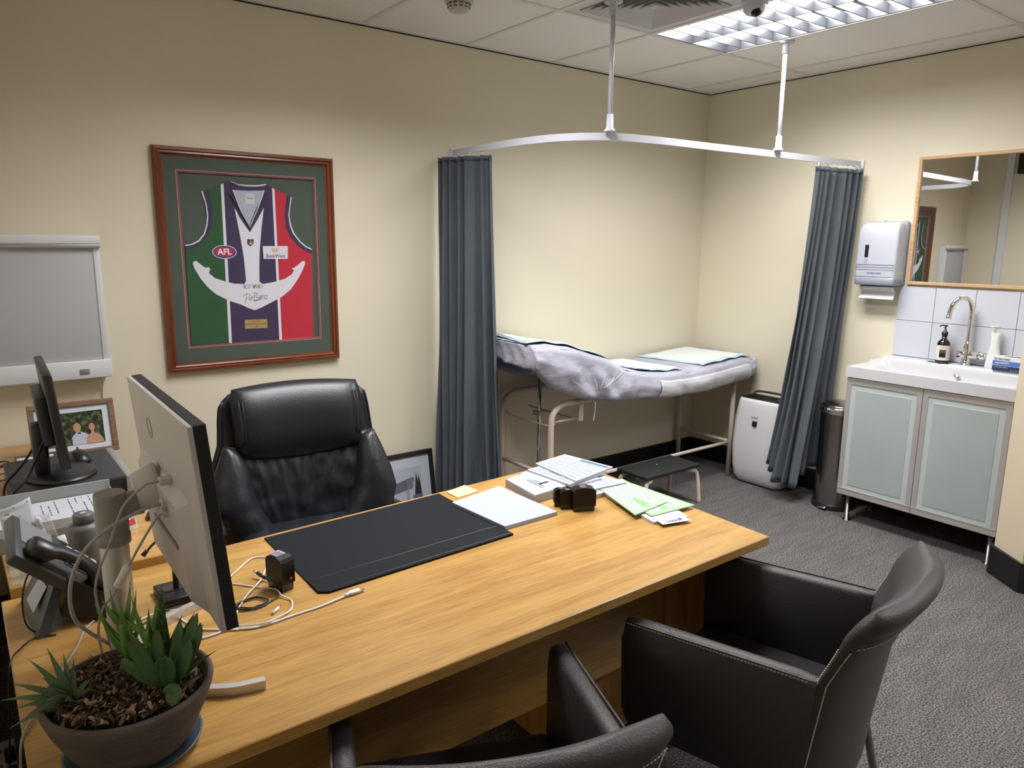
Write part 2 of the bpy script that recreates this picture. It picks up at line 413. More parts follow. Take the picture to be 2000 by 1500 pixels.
# ------------------------------------------------------------------ curtains
m_curt = M('blue_grey_curtain', (.088, .105, .122), .85, bump=.3, bscale=38, stretch=(1, 1, .5), var=.10, vscale=12)
m_hook = M('clear_white_hook', (.75, .76, .78), .3)
def curtain(lab, top, bot, zt, zb, nf, at, ab, seed, hang):
    rnd = random.Random(seed); ph = [rnd.uniform(-.5, .5) for _ in range(nf * 2 + 2)]; am = [rnd.uniform(.65, 1.25) for _ in range(nf * 2 + 2)]
    T = smooth_path([(x, y, 0) for x, y in top], 20); B = smooth_path([(x, y, 0) for x, y in bot], 20)
    def at_(P, u):
        f = u * (len(P) - 1); i = min(int(f), len(P) - 2); p = P[i].lerp(P[i + 1], f - i); t = (P[i + 1] - P[i]).normalized()
        return p, Vector((-t.y, t.x, 0))
    def fn(u, v, full=False):
        k = nf * (u + .045 * math.sin(2 * PI * u * 1.5 + seed) + .02 * math.sin(2 * PI * u * 4 + seed * 2)); i = max(0, int(k)); a = am[min(i, nf)]
        sw = math.sin(2 * PI * (k + .12 * math.sin(v * 5 + i) * v) + ph[min(i, nf)] * .6)
        sw = math.copysign(abs(sw) ** .8, sw)
        pt, nt_ = at_(T, u); pb, nb_ = at_(B, u); e = v ** 1.25
        p = pt.lerp(pb, e); n = nt_.lerp(nb_, e)
        amp = lerp(at, ab * a, sst(0, .8, v) * .9 + .1 * v)
        p = p + n * (sw * amp + .010 * math.sin(9 * u + 4 * v + seed) * v)
        zbot = zb(u) if callable(zb) else zb
        p.z = lerp(zt, zbot, v)
        return p
    c = thing('privacy_curtain', lab, 'curtain', fn(.5, 1), world=True)
    o = part('fabric', G().grid(fn, nf * 14, 46), m_curt, c); sold(o, .0022)
    o2 = part('heading_tape', G().grid(lambda u, v: fn(u, 0) + Vector((0, 0, .003)) - Vector((0, 0, .026 * v)), nf * 14, 1), M('heading', (.075, .095, .118), .8), c); sold(o2, .0045)
    for k in range(hang):
        u = (k + .5) / hang; p = fn(u, 0); q, n = at_(T, u)
        pts = [(p.x, p.y, zt - .012), (p.x + n.x * .004, p.y + n.y * .004, zt + .008), (q.x, q.y, RZ - .016)]
        part('hook', G().tube(smooth_path(pts, 3), .0022, 6), m_hook, c)
    return c
curtain('blue-grey pleated curtain bunched at the left end of the track', [(-2.235, -.035), (-2.175, -.18), (-2.10, -.325)], [(-2.265, -.06), (-2.21, -.24), (-2.07, -.40)], 2.0, .10, 6, .024, .046, 3, 9)
curtain('blue-grey pleated curtain bunched at the right end beside the towel dispenser', [(-.45, -1.118), (-.30, -1.128), (-.16, -1.14), (-.035, -1.165)], [(-.32, -.90), (-.375, -1.03), (-.30, -1.085), (-.03, -1.055)], 2.0, lambda u: interp([0, .1, .22, .55, .6, 1], [.22, .2, .12, .10, .16, .24], u), 7, .022, .038, 11, 9)

# ------------------------------------------------------------------ framed jersey
J_outer=[(-3.62,1.963),(-2.821,1.951),(-2.824,0.984),(-3.629,0.994)]
J_inner=[(-3.576,1.919),(-2.859,1.911),(-2.858,1.021),(-3.589,1.032)]
J_mat=[(-3.529,1.867),(-2.91,1.856),(-2.914,1.093),(-3.538,1.1)]
J_jersey=[(-3.433,1.777),(-3.403,1.785),(-3.375,1.797),(-3.342,1.814),(-3.307,1.827),(-3.274,1.815),(-3.231,1.813),(-3.187,1.815),(-3.145,1.822),(-3.112,1.805),(-3.074,1.789),(-3.027,1.77),(-3.036,1.732),(-3.043,1.687),(-3.038,1.642),(-3.024,1.605),(-2.994,1.565),(-2.967,1.544),(-2.941,1.532),(-2.943,1.38),(-2.951,1.102),(-3.109,1.102),(-3.227,1.103),(-3.351,1.104),(-3.52,1.107),(-3.517,1.322),(-3.515,1.521),(-3.517,1.546),(-3.487,1.552),(-3.459,1.567),(-3.435,1.595),(-3.421,1.634),(-3.415,1.676),(-3.419,1.725)]
J_gr=[(-3.433,1.777),(-3.403,1.785),(-3.375,1.797),(-3.348,1.81),(-3.356,1.104),(-3.52,1.107),(-3.517,1.322),(-3.515,1.521),(-3.517,1.546),(-3.487,1.552),(-3.459,1.567),(-3.435,1.595),(-3.421,1.634),(-3.415,1.676),(-3.419,1.725)]
J_w1=[(-3.348,1.81),(-3.336,1.816),(-3.343,1.103),(-3.356,1.104)]
J_w2=[(-3.119,1.808),(-3.108,1.803),(-3.108,1.102),(-3.121,1.101)]
J_rd=[(-3.108,1.803),(-3.074,1.789),(-3.027,1.77),(-3.036,1.732),(-3.043,1.687),(-3.038,1.642),(-3.024,1.605),(-2.994,1.565),(-2.967,1.544),(-2.941,1.532),(-2.943,1.38),(-2.951,1.102),(-3.108,1.102)]
J_tl=[(-3.433,1.777),(-3.401,1.785),(-3.393,1.726),(-3.391,1.677),(-3.4,1.624),(-3.418,1.585),(-3.445,1.552),(-3.482,1.533),(-3.514,1.524),(-3.517,1.546),(-3.487,1.552),(-3.459,1.567),(-3.435,1.595),(-3.421,1.634),(-3.415,1.676),(-3.419,1.725)]
J_tlw=[(-3.433,1.777),(-3.427,1.779),(-3.414,1.726),(-3.41,1.677),(-3.416,1.633),(-3.43,1.593),(-3.455,1.562),(-3.486,1.547),(-3.516,1.542),(-3.517,1.546),(-3.487,1.552),(-3.459,1.567),(-3.435,1.595),(-3.421,1.634),(-3.415,1.676),(-3.419,1.725)]
J_tr=[(-3.027,1.77),(-3.051,1.779),(-3.06,1.732),(-3.065,1.687),(-3.063,1.634),(-3.045,1.589),(-3.011,1.548),(-2.98,1.525),(-2.941,1.507),(-2.941,1.532),(-2.967,1.544),(-2.994,1.565),(-3.024,1.605),(-3.038,1.642),(-3.043,1.687),(-3.036,1.732)]
J_trw=[(-3.027,1.77),(-3.032,1.771),(-3.04,1.732),(-3.048,1.687),(-3.044,1.641),(-3.03,1.602),(-2.998,1.561),(-2.97,1.539),(-2.941,1.526),(-2.941,1.532),(-2.967,1.544),(-2.994,1.565),(-3.024,1.605),(-3.038,1.642),(-3.043,1.687),(-3.036,1.732)]
J_lin=[(-3.299,1.79),(-3.232,1.789),(-3.158,1.794),(-3.192,1.712),(-3.233,1.627),(-3.267,1.695)]
J_col=[(-3.307,1.827),(-3.274,1.815),(-3.231,1.813),(-3.187,1.815),(-3.145,1.822),(-3.153,1.743),(-3.183,1.683),(-3.232,1.605),(-3.276,1.673),(-3.3,1.73)]
J_colw=[(-3.307,1.827),(-3.301,1.825),(-3.271,1.811),(-3.231,1.808),(-3.187,1.81),(-3.151,1.816),(-3.145,1.822),(-3.187,1.815),(-3.231,1.813),(-3.274,1.815)]
J_cvw=[(-3.299,1.787),(-3.267,1.697),(-3.233,1.627),(-3.192,1.714),(-3.158,1.792),(-3.153,1.791),(-3.187,1.711),(-3.234,1.616),(-3.272,1.694),(-3.304,1.785)]
J_anch=[(-3.295,1.712),(-3.287,1.659),(-3.276,1.579),(-3.266,1.491),(-3.262,1.387),(-3.27,1.371),(-3.316,1.374),(-3.359,1.386),(-3.4,1.401),(-3.424,1.424),(-3.417,1.442),(-3.424,1.45),(-3.439,1.448),(-3.462,1.467),(-3.473,1.478),(-3.484,1.476),(-3.489,1.466),(-3.484,1.446),(-3.46,1.399),(-3.431,1.359),(-3.398,1.328),(-3.342,1.297),(-3.292,1.278),(-3.256,1.259),(-3.23,1.249),(-3.203,1.258),(-3.163,1.276),(-3.099,1.306),(-3.053,1.34),(-3.015,1.389),(-2.992,1.428),(-2.977,1.459),(-2.978,1.473),(-2.988,1.474),(-3.028,1.444),(-3.043,1.439),(-3.033,1.43),(-3.044,1.412),(-3.079,1.391),(-3.134,1.377),(-3.185,1.369),(-3.201,1.38),(-3.198,1.446),(-3.192,1.521),(-3.179,1.617),(-3.162,1.717),(-3.195,1.661),(-3.232,1.605),(-3.266,1.659)]
J_tag=[(-3.244,1.775),(-3.201,1.779),(-3.204,1.734),(-3.245,1.731)]
J_bw=[(-3.177,1.543),(-3.058,1.544),(-3.061,1.484),(-3.176,1.485)]
J_plq=[(-3.279,1.206),(-3.175,1.204),(-3.176,1.162),(-3.28,1.164)]
J_crest=[(-3.246,1.574),(-3.217,1.574),(-3.218,1.556),(-3.224,1.548),(-3.233,1.543),(-3.242,1.548),(-3.247,1.556)]
J_afl=[(-3.351,1.517),(-3.404,1.519),(-3.297,1.515),(-3.349,1.547),(-3.353,1.486)]
J_sig=[(-3.279,1.313),(-3.26,1.323),(-3.252,1.319),(-3.257,1.308),(-3.267,1.305),(-3.26,1.323),(-3.271,1.279)]
J_sigs=[(-3.278,1.362),(-3.196,1.355),(-3.283,1.279),(-3.168,1.309)]
J_bwl=[(-3.118,1.524),(-3.163,1.494),(-3.074,1.493)]
fr = thing('framed_jersey', 'dark wood framed football guernsey with a white anchor on green, purple and red', 'framed jersey', (-3.223, 0, .989))
FX0, FX1, FZ0, FZ1 = -3.624, -2.822, .989, 1.957
def molding(side):
    # profile in (inset, depth) steps
    prof = [(0, 0), (0, -.020), (.006, -.030), (.015, -.031), (.019, -.024), (.026, -.026), (.031, -.022), (.034, -.015), (.040, -.014), (.042, -.009), (.042, -.002)]
    rings = []
    for ins, d in prof:
        x0, x1, z0, z1 = FX0 + ins, FX1 - ins, FZ0 + ins, FZ1 - ins
        rings.append({'t': [(x0, d, z1), (x1, d, z1)], 'b': [(x0, d, z0), (x1, d, z0)], 'l': [(x0, d, z0), (x0, d, z1)], 'r': [(x1, d, z0), (x1, d, z1)]}[side])
    return G().loft(rings, False, False, False)
for s_, mm in (('t', m_mahog), ('b', m_mahog), ('l', m_mahogz), ('r', m_mahogz)): part('frame_rail', molding(s_), mm, fr)
m_mat = M('green_mount_board', (.070, .095, .075), .8); m_pink = M('pink_mount_edge', (.55, .20, .22), .6)
def ring(x0, x1, z0, z1, w_, ya, yb):
    g = G(); g.box(x0, x1, ya, yb, z1 - w_, z1); g.box(x0, x1, ya, yb, z0, z0 + w_); g.box(x0, x0 + w_, ya, yb, z0 + w_, z1 - w_); g.box(x1 - w_, x1, ya, yb, z0 + w_, z1 - w_); return g
MX0, MX1, MZ0, MZ1 = -3.534, -2.911, 1.094, 1.863
part('backing_board', G().box(FX0 + .03, FX1 - .03, -.003, -.001, FZ0 + .03, FZ1 - .03), m_mat, fr)
g = G(); g.box(FX0 + .038, FX1 - .038, -.0125, -.0105, MZ1, FZ1 - .038).box(FX0 + .038, FX1 - .038, -.0125, -.0105, FZ0 + .038, MZ0).box(FX0 + .038, MX0, -.0125, -.0105, MZ0, MZ1).box(MX1, FX1 - .038, -.0125, -.0105, MZ0, MZ1)
part('mount_board', g, m_mat, fr)
part('mount_edge', ring(MX0, MX1, MZ0, MZ1, .0035, -.0128, -.004), m_pink, fr)
part('mount_edge_inner', ring(MX0 + .0065, MX1 - .0065, MZ0 + .0065, MZ1 - .0065, .0018, -.0110, -.004), m_pink, fr)
c_gr = M('jersey_green', (.025, .09, .035), .75, bump=.15, bscale=700); c_pu = M('jersey_purple', (.048, .030, .085), .75, bump=.15, bscale=700)
c_rd = M('jersey_red', (.50, .022, .045), .75, bump=.15, bscale=700); c_wh = M('jersey_white', (.72, .72, .80), .75, bump=.1, bscale=700)
c_ln = M('jersey_lining', (.42, .44, .53), .8); c_dk = M('jersey_collar', (.035, .035, .040), .8); c_go = M('brass_plaque', (.60, .43, .18), .35, .5)
jy = part('jersey', G().prism(J_jersey, -.004, -.0062, 'xz'), c_pu, fr)
def flat(name, poly, m, y, par=jy, th=.0004): return part(name, G().prism(poly, y, y - th, 'xz'), m, par)
flat('green_panel', J_gr, c_gr, -.0062); flat('red_panel', J_rd, c_rd, -.0062)
flat('white_stripe', J_w1, c_wh, -.0066); flat('white_stripe', J_w2, c_wh, -.0066)
flat('armhole_trim', J_tl, c_pu, -.0067); flat('armhole_trim', J_tr, c_pu, -.0067)
flat('armhole_piping', J_tlw, c_wh, -.0071); flat('armhole_piping', J_trw, c_wh, -.0071)
flat('anchor', J_anch, c_wh, -.0067)
flat('collar', J_col, c_pu, -.0072); flat('lining', J_lin, c_ln, -.0076); flat('collar_piping', J_colw, c_wh, -.0076)
vl = [J_lin[0], J_lin[5], J_lin[4], J_lin[3], J_lin[2]]
part('v_neck_band', G().tube([(x, -.0082, z) for x, z in [(J_lin[0][0] - .012, J_lin[0][1] - .02), J_lin[5], J_lin[4], J_lin[3], (J_lin[2][0] + .012, J_lin[2][1] - .02)]], .0052, 6), c_dk, jy)
part('v_neck_piping', G().tube([(x, -.0125, z) for x, z in vl], .0022, 6), c_wh, jy)
part('collar_edge', G().tube([(x, -.0085, z) for x, z in J_col[:5]], .0016, 6), c_wh, jy)
tg = flat('neck_label', J_tag, M('label_cloth', (.60, .60, .62), .8), -.0080)
part('lettering', G().text('Slazen', (-3.224, -.0088, 1.757), (1, 0, 0), (0, 0, 1), .013), m_ink, tg)
fl = lambda s: s
def oval(cx, cz, rx, rz, n=36): return [(cx + rx * math.cos(2 * PI * k / n), cz + rz * math.sin(2 * PI * k / n)) for k in range(n)]
af = flat('league_badge', oval(-3.3505, 1.5165, .0535, .0305), c_wh, -.0076)
part('badge_ring', G().prism(oval(-3.3505, 1.5165, .0505, .0275), -.0080, -.0082, 'xz'), M('badge_blue', (.02, .05, .25), .6), af)
part('badge_field', G().prism(oval(-3.3505, 1.5165, .044, .0215), -.0082, -.0084, 'xz'), M('badge_red', (.45, .02, .04), .6), af)
part('lettering', G().text('AFL', (-3.3505, -.0087, 1.5165), (1, 0, 0), (0, 0, 1), .037, bold=.0012), c_wh, af)
bk = flat('sponsor_patch', J_bw, c_wh, -.0076)
part('lettering', G().text('BankWest', (-3.1185, -.0081, 1.4975), (1, 0, 0), (0, 0, 1), .0215, bold=.0003), M('navy_ink', (.02, .03, .12), .7), bk)
g = G()
for (dx, dz) in ((-.012, .006), (.012, .006), (0, .006), (-.007, -.004), (.007, -.004)): 
    g.tube([(-3.1185 + dx + .005 * math.cos(a * PI / 3), -.0082, 1.524 + dz + .005 * math.sin(a * PI / 3)) for a in range(6)], .0011, 5, closed=True)
part('emblem', g, M('orange_ink', (.75, .28, .02), .6), bk)
cr = flat('club_crest', J_crest, c_dk, -.0076)
cx_, cz_ = (J_crest[0][0] + J_crest[1][0]) / 2, J_crest[0][1] - .012
g = G().tube([(cx_ + .007 * math.cos(a), -.0084, cz_ - .003 + .008 * math.sin(a)) for a in [PI + k * PI / 8 for k in range(9)]], .0015, 5).tube([(cx_, -.0084, cz_ + .008), (cx_, -.0084, cz_ - .011)], .0015, 5)
part('crest_anchor', g, c_wh, cr)
g = G(); g.prism([(cx_ - .013, cz_ + .006), (cx_ - .004, cz_ + .006), (cx_ - .004, cz_ - .010), (cx_ - .011, cz_ - .006)], -.008, -.0082, 'xz'); part('crest_green', g, c_gr, cr)
g = G(); g.prism([(cx_ + .013, cz_ + .006), (cx_ + .004, cz_ + .006), (cx_ + .004, cz_ - .010), (cx_ + .011, cz_ - .006)], -.008, -.0082, 'xz'); part('crest_red', g, c_rd, cr)
# handwriting on the anchor
def stroke(g, pts, r=.0008, y=-.0074): g.tube(smooth_path([(x, y, z) for x, z in pts], 4), r, 5)
g = G(); x0, z0 = -3.275, 1.362
W = {'B': [[(0, 0), (0, 1)], [(0, 1), (.5, .8), (.1, .5), (.6, .25), (0, 0)]], 'E': [[(.5, 1), (0, .95), (0, 0), (.5, .05)], [(0, .5), (.4, .5)]], 'S': [[(.5, .9), (.1, .9), (.1, .55), (.5, .4), (.4, 0), (0, .1)]],
     'T': [[(0, 1), (.6, 1)], [(.3, 1), (.3, 0)]], 'W': [[(0, 1), (.15, 0), (.35, .8), (.5, 0), (.7, 1)]], 'I': [[(.1, 1), (.1, 0)]], 'H': [[(0, 1), (0, 0)], [(.5, 1), (.5, 0)], [(0, .5), (.5, .5)]]}
for ch in 'BEST WISHES':
    if ch != ' ':
        for st in W[ch]: stroke(g, [(x0 + a * .011, z0 - .011 + b * .017) for a, b in st])
    x0 += .0035 if ch == 'I' else .0086
for st in ([(-3.281, 1.316), (-3.262, 1.327), (-3.250, 1.322), (-3.256, 1.309), (-3.268, 1.306)], [(-3.262, 1.327), (-3.272, 1.281)],
           [(-3.256, 1.299), (-3.247, 1.305), (-3.251, 1.297), (-3.242, 1.297), (-3.238, 1.316)], [(-3.246, 1.309), (-3.230, 1.309)],
           [(-3.226, 1.331), (-3.232, 1.290)], [(-3.230, 1.329), (-3.212, 1.326), (-3.222, 1.313), (-3.208, 1.302), (-3.232, 1.291), (-3.205, 1.296), (-3.198, 1.300)],
           [(-3.199, 1.318), (-3.205, 1.298)], [(-3.193, 1.318), (-3.198, 1.298)], [(-3.206, 1.313), (-3.189, 1.313)], [(-3.208, 1.305), (-3.191, 1.305)],
           [(-3.188, 1.318), (-3.180, 1.316), (-3.185, 1.309), (-3.179, 1.303), (-3.188, 1.300)], [(-3.176, 1.315), (-3.169, 1.317), (-3.170, 1.309), (-3.177, 1.299), (-3.166, 1.300)]):
    stroke(g, st, .0009)
part('signature', g, m_ink, jy)
pq = part('plaque', G().prism(J_plq, -.0062, -.0080, 'xz'), c_go, fr)
g = G()
for tx, zz in (('PETER BELL', 1.196), ('FREMANTLE DOCKERS', 1.184), ('2004', 1.172)): g.text(tx, (-3.2275, -.0084, zz), (1, 0, 0), (0, 0, 1), .0095)
part('lettering', g, M('engraving', (.12, .07, .02), .6), pq)
part('glass_pane', G().box(FX0 + .041, FX1 - .041, -.0155, -.0145, FZ0 + .041, FZ1 - .041), m_glass, fr)

# ------------------------------------------------------------------ x-ray light box on the wall
lb = thing('light_box', 'white wall-mounted X-ray viewing light box above the side desk', 'light box', (-4.23, 0, 1.01))
X0, X1 = -4.345, -3.856
m_lb = M('opal_acrylic', (.48, .49, .52), .35)
part('housing', G().box(X0, X1, -.062, -.001, 1.012, 1.575, .004), m_whitep, lb)
part('viewing_panel', G().box(X0 + .03, X1 - .022, -.0645, -.060, 1.085, 1.545, .001), m_lb, lb)
part('film_clip_rail', G().box(X0 + .005, X1 + .002, -.085, -.058, 1.548, 1.582, .004), m_whitep, lb)
part('clip_lip', G().box(X0 + .005, X1 + .002, -.083, -.064, 1.533, 1.548, .002), m_silver, lb)
part('bottom_panel', G().box(X0, X1 + .003, -.078, -.055, 1.010, 1.083, .003), m_whitep, lb)
part('side_rail', G().box(X1 - .024, X1 - .001, -.068, -.058, 1.083, 1.533, .002), m_whitep, lb)
part('side_rail', G().box(X0 + .001, X0 + .03, -.068, -.058, 1.083, 1.533, .002), m_whitep, lb)
part('switch', G().box(-3.968, -3.935, -.082, -.076, 1.030, 1.050, .001), m_grey, lb)
for x in (-3.90, -4.06): part('screw', G().lathe([(.0001, 0), (.004, 0), (.004, .004), (.0001, .005)], (x, -.03, 1.576), 8), m_grey, lb)
solo('cable', G().tube(smooth_path([(-3.905, -.03, 1.012), (-3.885, -.012, .985), (-3.887, -.006, .93), (-3.893, -.006, .80), (-3.89, -.006, .60)], 6), .0028, 7), M('cream_cable', (.5, .46, .38), .5), 'thin cream power cable hanging from the wall light box', 'cable')

# ------------------------------------------------------------------ examination couch
m_duct = M('couch_pad_vinyl', (.10, .10, .26), .5)
cz = lambda x: interp([-2.35, -2.1, -1.9, -1.75, -1.62, -1.45, -1.30, -1.15, -.95, -.7, -.45, -.2, -.05], [1.055, 1.05, 1.045, 1.02, .98, .925, .86, .825, .80, .80, .815, .83, .825], x)
cb = lambda x: interp([-2.35, -2.14, -2.004, -1.86, -1.68, -1.5, -1.34, -.96, -.57, -.2, -.05], [.935, .93, .925, .80, .735, .70, .675, .652, .65, .685, .70], x)
co = thing('examination_couch', 'cream tubular steel examination couch under a disposable blue-grey cover', 'couch', (-1.1, -.28, 0))
def crt(ys_, g, x0=-2.28, x1=-.12): return
# legs and frame
def tb(name, pts, r=.016, m=m_cream, k=5, cl=False): return part(name, G().tube(smooth_path(pts, k) if k > 1 else pts, r, 12, cl), m, co)
for y in (-.50, -.055):
    tb('leg', [(-1.82, y, 0), (-1.82, y, .40), (-1.82, y, .60), (-1.80, y, .66), (-1.745, y, .695), (-1.66, y, .70), (-1.5, y, .70)], .017)
    tb('leg', [(-.205, y, 0), (-.205, y, .70)], .017, k=1)
    tb('side_rail', [(-1.55, y, .70), (-.17, y, .70)], .016, k=1)
tb('end_rail', [(-.205, -.50, .245), (-.205, -.055, .245)], .011, k=1)
tb('stretcher', [(-.205, -.49, .238), (-.45, -.485, .238), (-1.82, -.49, .238)], .011, k=1)
tb('end_rail', [(-1.82, -.50, .30), (-1.82, -.055, .30)], .011, k=1)
part('deck', G().box(-1.50, -.12, -.53, -.03, .715, .735, .004), m_cream, co)
# raised head section: board, prop rack and strut
def slab(z_off, th, y0, y1, xa, xb):
    g = G(); n = 16; rings = []
    for i in range(n + 1):
        x = lerp(xa, xb, i / n); z = cz(x) + z_off; rings.append([(x, y0, z), (x, y1, z), (x, y1, z - th), (x, y0, z - th)])
    return g.loft(rings, True, True, False)
part('head_board', slab(-.105, .014, -.54, -.03, -1.985, -1.55), m_cream, co)
part('mattress', slab(-.012, .085, -.555, -.02, -1.75, -.10), m_duct, co)
part('mattress_head', slab(-.012, .135, -.555, -.02, -1.995, -1.75), m_duct, co)
tb('rack_bar', [(-1.80, -.50, .60), (-1.80, -.45, .575), (-1.80, -.10, .575), (-1.80, -.055, .60)], .006, k=3)
tb('rack_bar', [(-1.62, -.50, .60), (-1.62, -.45, .595), (-1.62, -.10, .595), (-1.62, -.055, .60)], .006, k=3)
tb('rack_side', [(-1.82, -.485, .60), (-1.60, -.485, .60)], .006, k=1)
part('rack_bracket', G().box(-1.625, -1.595, -.515, -.50, .59, .685, .002), m_cream, co)
tb('support_strut', [(-1.70, -.25, 0.02), (-1.70, -.25, .93)], .011, m_chrome, k=1)
part('strut_clamp', G().box(-1.725, -1.675, -.28, -.22, .585, .612, .004), m_cream, co)
# disposable stretch cover
m_cover = M('disposable_cover', (.44, .44, .53), .75, bump=.5, bscale=14, var=.16, vscale=5, stretch=(1, 1, 2.2))
m_cover.node_tree.nodes['Principled BSDF'].inputs['Alpha'].default_value = .93
m_pad = M('pad_white', (.72, .78, .77), .8, bump=.3, bscale=30); m_padb = M('pad_blue_edge', (.50, .70, .80), .7)
def wr(x, y, z, s=1): return noise.noise(Vector((x * 7, y * 9, z * 7))) * .013 * s + noise.noise(Vector((x * 22 + 3, y * 25, z * 22))) * .0055 * s
def cov(u, v):
    x = lerp(-2.005, -.085, u); zt, zb = cz(x), cb(x)
    # v: back skirt -> over the top -> front skirt
    P = [(0, -.018, zb + .05), (.16, -.014, zt - .03), (.20, -.03, zt), (.5, -.28, zt + .006), (.72, -.53, zt + .003), (.78, -.568, zt - .02), (.9, -.585, (zt + zb) / 2), (.97, -.575, zb + .01), (1, -.545, zb)]
    for i in range(1, len(P)):
        if v <= P[i][0] + 1e-9:
            t = (v - P[i - 1][0]) / (P[i][0] - P[i - 1][0]); y = lerp(P[i - 1][1], P[i][1], t); z = lerp(P[i - 1][2], P[i][2], t); break
    edge = sst(.70, .95, v)
    d = wr(x, y, z, .35 + 1.3 * edge)
    pull = math.exp(-((x + 1.56) / .22) ** 2) * edge
    d += pull * .012 * math.sin(40 * x + 30 * z)
    if v > .2: y -= max(d, -.012) * (edge if v > .5 else 0)
    z += d * (1 - edge)
    return Vector((x, min(y, -.006), z))
o = part('disposable_cover', G().grid(cov, 120, 60), m_cover, co); sold(o, .0015)
def headc(u, v):
    C = cov(0, .70 + .30 * v); y = lerp(C.y, -.02, u); e = sst(0, .12, u); d = .10 + .02 * math.sin(u * 5 + .6)
    x = C.x - .022 * e + .005 * math.sin(u * 38 + 3 * v) * v * e
    return Vector((x, y, lerp(C.z, cz(-2.0) + .006 - d * v - .004 * math.sin(u * 21) * v, sst(0, .25, u))))
o = part('cover_end', G().grid(headc, 60, 12), m_cover, co); sold(o, .0015)
# gathered end of the cover
def endc(u, v):
    p = cov(1, v); c = Vector((-.03, -.30 - .05 * u, .775)); e = u
    q = p.lerp(Vector((-.075 + .05 * math.sin(u * PI), lerp(p.y, -.30, u), lerp(p.z, .77, u))), u)
    q.x += .035 * math.sin(u * PI) + .008 * math.sin(v * 60) * math.sin(u * PI)
    q.z += .012 * math.sin(v * 43) * math.sin(u * PI)
    return q
o = part('cover_end', G().grid(endc, 12, 60), m_cover, co); sold(o, .0015)
g = G()
for k in range(6):
    x0 = -1.56 + .05 * (k - 2.5); z0 = .80 + .03 * (k % 2)
    pts = [(x0 + .03 * (k - 2.5), -.598, z0 + .05), (x0, -.605, z0), (lerp(x0, -1.57, .6), -.60, .745 + .01 * k)]
    g.tube(smooth_path(pts, 4), [.0005 + .0012 * math.sin(PI * i / 8) for i in range(9)], 6)
g.tube(smooth_path([(-1.57, -.58, .705), (-1.568, -.578, .66), (-1.572, -.577, .62), (-1.577, -.577, .605), (-1.571, -.577, .598)], 5), .0018, 6)
part('elastic_thread', g, M('elastic_white', (.70, .68, .66), .8), co)
o = part('cover_hem', G().grid(lambda u, v: cov(.50 + .47 * u, .82 + .16 * v) + Vector((0, -.009, -.004)), 40, 6), M('cover_hem', (.58, .58, .62), .8, bump=.3, bscale=60), co); sold(o, .001)
def padf(nm, xa, xb, y0, y1, lab, skew=0.0):
    def f(u, v, off=0):
        x = lerp(xa, xb, u) + skew * (v - .5); y = lerp(y0, y1, v)
        return Vector((x, y, cz(x) + .012 + off + .004 * noise.noise(Vector((x * 14, y * 14, 2))) + .006 * abs(math.sin(u * PI * 3)) * (1 if v < .1 else .2)))
    t = thing('absorbent_pad', lab, 'pad', f(.5, .5), group=None)
    o = part('blue_backing', G().grid(f, 20, 20), m_padb, t); sold(o, .002)
    o = part('white_facing', G().grid(lambda u, v: f(.035 + .93 * u, .05 + .90 * v, .0035), 20, 20), m_pad, t); sold(o, .003)
padf('a', -1.97, -1.38, -.53, -.04, 'white absorbent pad draped over the raised head of the couch', .12)
padf('b', -1.22, -.80, -.535, -.03, 'white absorbent pad in the middle of the couch', -.02)
padf('c', -.63, -.14, -.545, -.03, 'white absorbent pad at the foot of the couch by the corner', -.06)

# ------------------------------------------------------------------ step stool
st = thing('step_stool', 'black-topped step stool with cream tubular legs below the couch', 'step stool', (-1.06, -.62, 0))
cx0, cx1, cy0, cy1, TZ = -1.30, -.825, -.74, -.50, .235
part('step_top', G().box(cx0, cx1, cy0, cy1, TZ, TZ + .022, .006), M('black_ribbed_rubber', (.010, .010, .011), .7, bump=.4, bscale=400), st)
for x in (cx0 + .06, cx1 - .05):
    sgn = -1 if x < -1.06 else 1
    part('leg_loop', G().tube(smooth_path([(x + sgn * .06, cy0 + .0, 0), (x + sgn * .05, cy0 + .012, .15), (x + sgn * .035, cy0 + .02, .205), (x - sgn * .01, cy0 + .035, .222), (x - sgn * .01, cy1 - .035, .222), (x + sgn * .035, cy1 - .02, .205), (x + sgn * .05, cy1 - .012, .15), (x + sgn * .06, cy1, 0)], 5), .0125, 10), m_cream, st)
part('screw', G().ball((-1.06, -.60, TZ + .021), .005, 6), m_chrome, st)
part('cross_bar', G().tube([(cx0 + .05, -.62, .215), (cx1 - .05, -.62, .215)], .010, 8), m_cream, st)

# ------------------------------------------------------------------ air purifier
ap = thing('air_purifier', 'white air purifier with a dark top grille standing in the corner', 'air purifier', (-.16, -.74, 0))
def rrect(cx, cy, hx, hy, r, z, n=6):
    out = []
    for (sx, sy, a0) in ((1, 1, 0), (-1, 1, 90), (-1, -1, 180), (1, -1, 270)):
        for k in range(n + 1):
            a = math.radians(a0 + 90 * k / n); out.append((cx + sx * (hx - r) + r * math.cos(a), cy + sy * (hy - r) + r * math.sin(a), z))
    return out
prof = [(.0, .045, .14), (.012, .085, .175), (.05, .100, .20), (.12, .108, .212), (.25, .112, .218), (.40, .108, .212), (.50, .100, .202), (.555, .094, .194), (.575, .088, .186)]
part('body', G().loft([rrect(-.16, -.745, hx, hy * .93, min(.05, hx * .6), z) for z, hx, hy in prof]), M('purifier_white', (.68, .68, .70), .35), ap)
part('top_grille', G().loft([rrect(-.155, -.745, .080, .168, .03, z_) for z_ in (.570, .580)]), M('smoked_plastic', (.02, .018, .018), .15), ap)
for k in range(5): part('slat', G().box(-.20 + k * .022, -.194 + k * .022, -.88, -.61, .580, .584), m_black, ap)
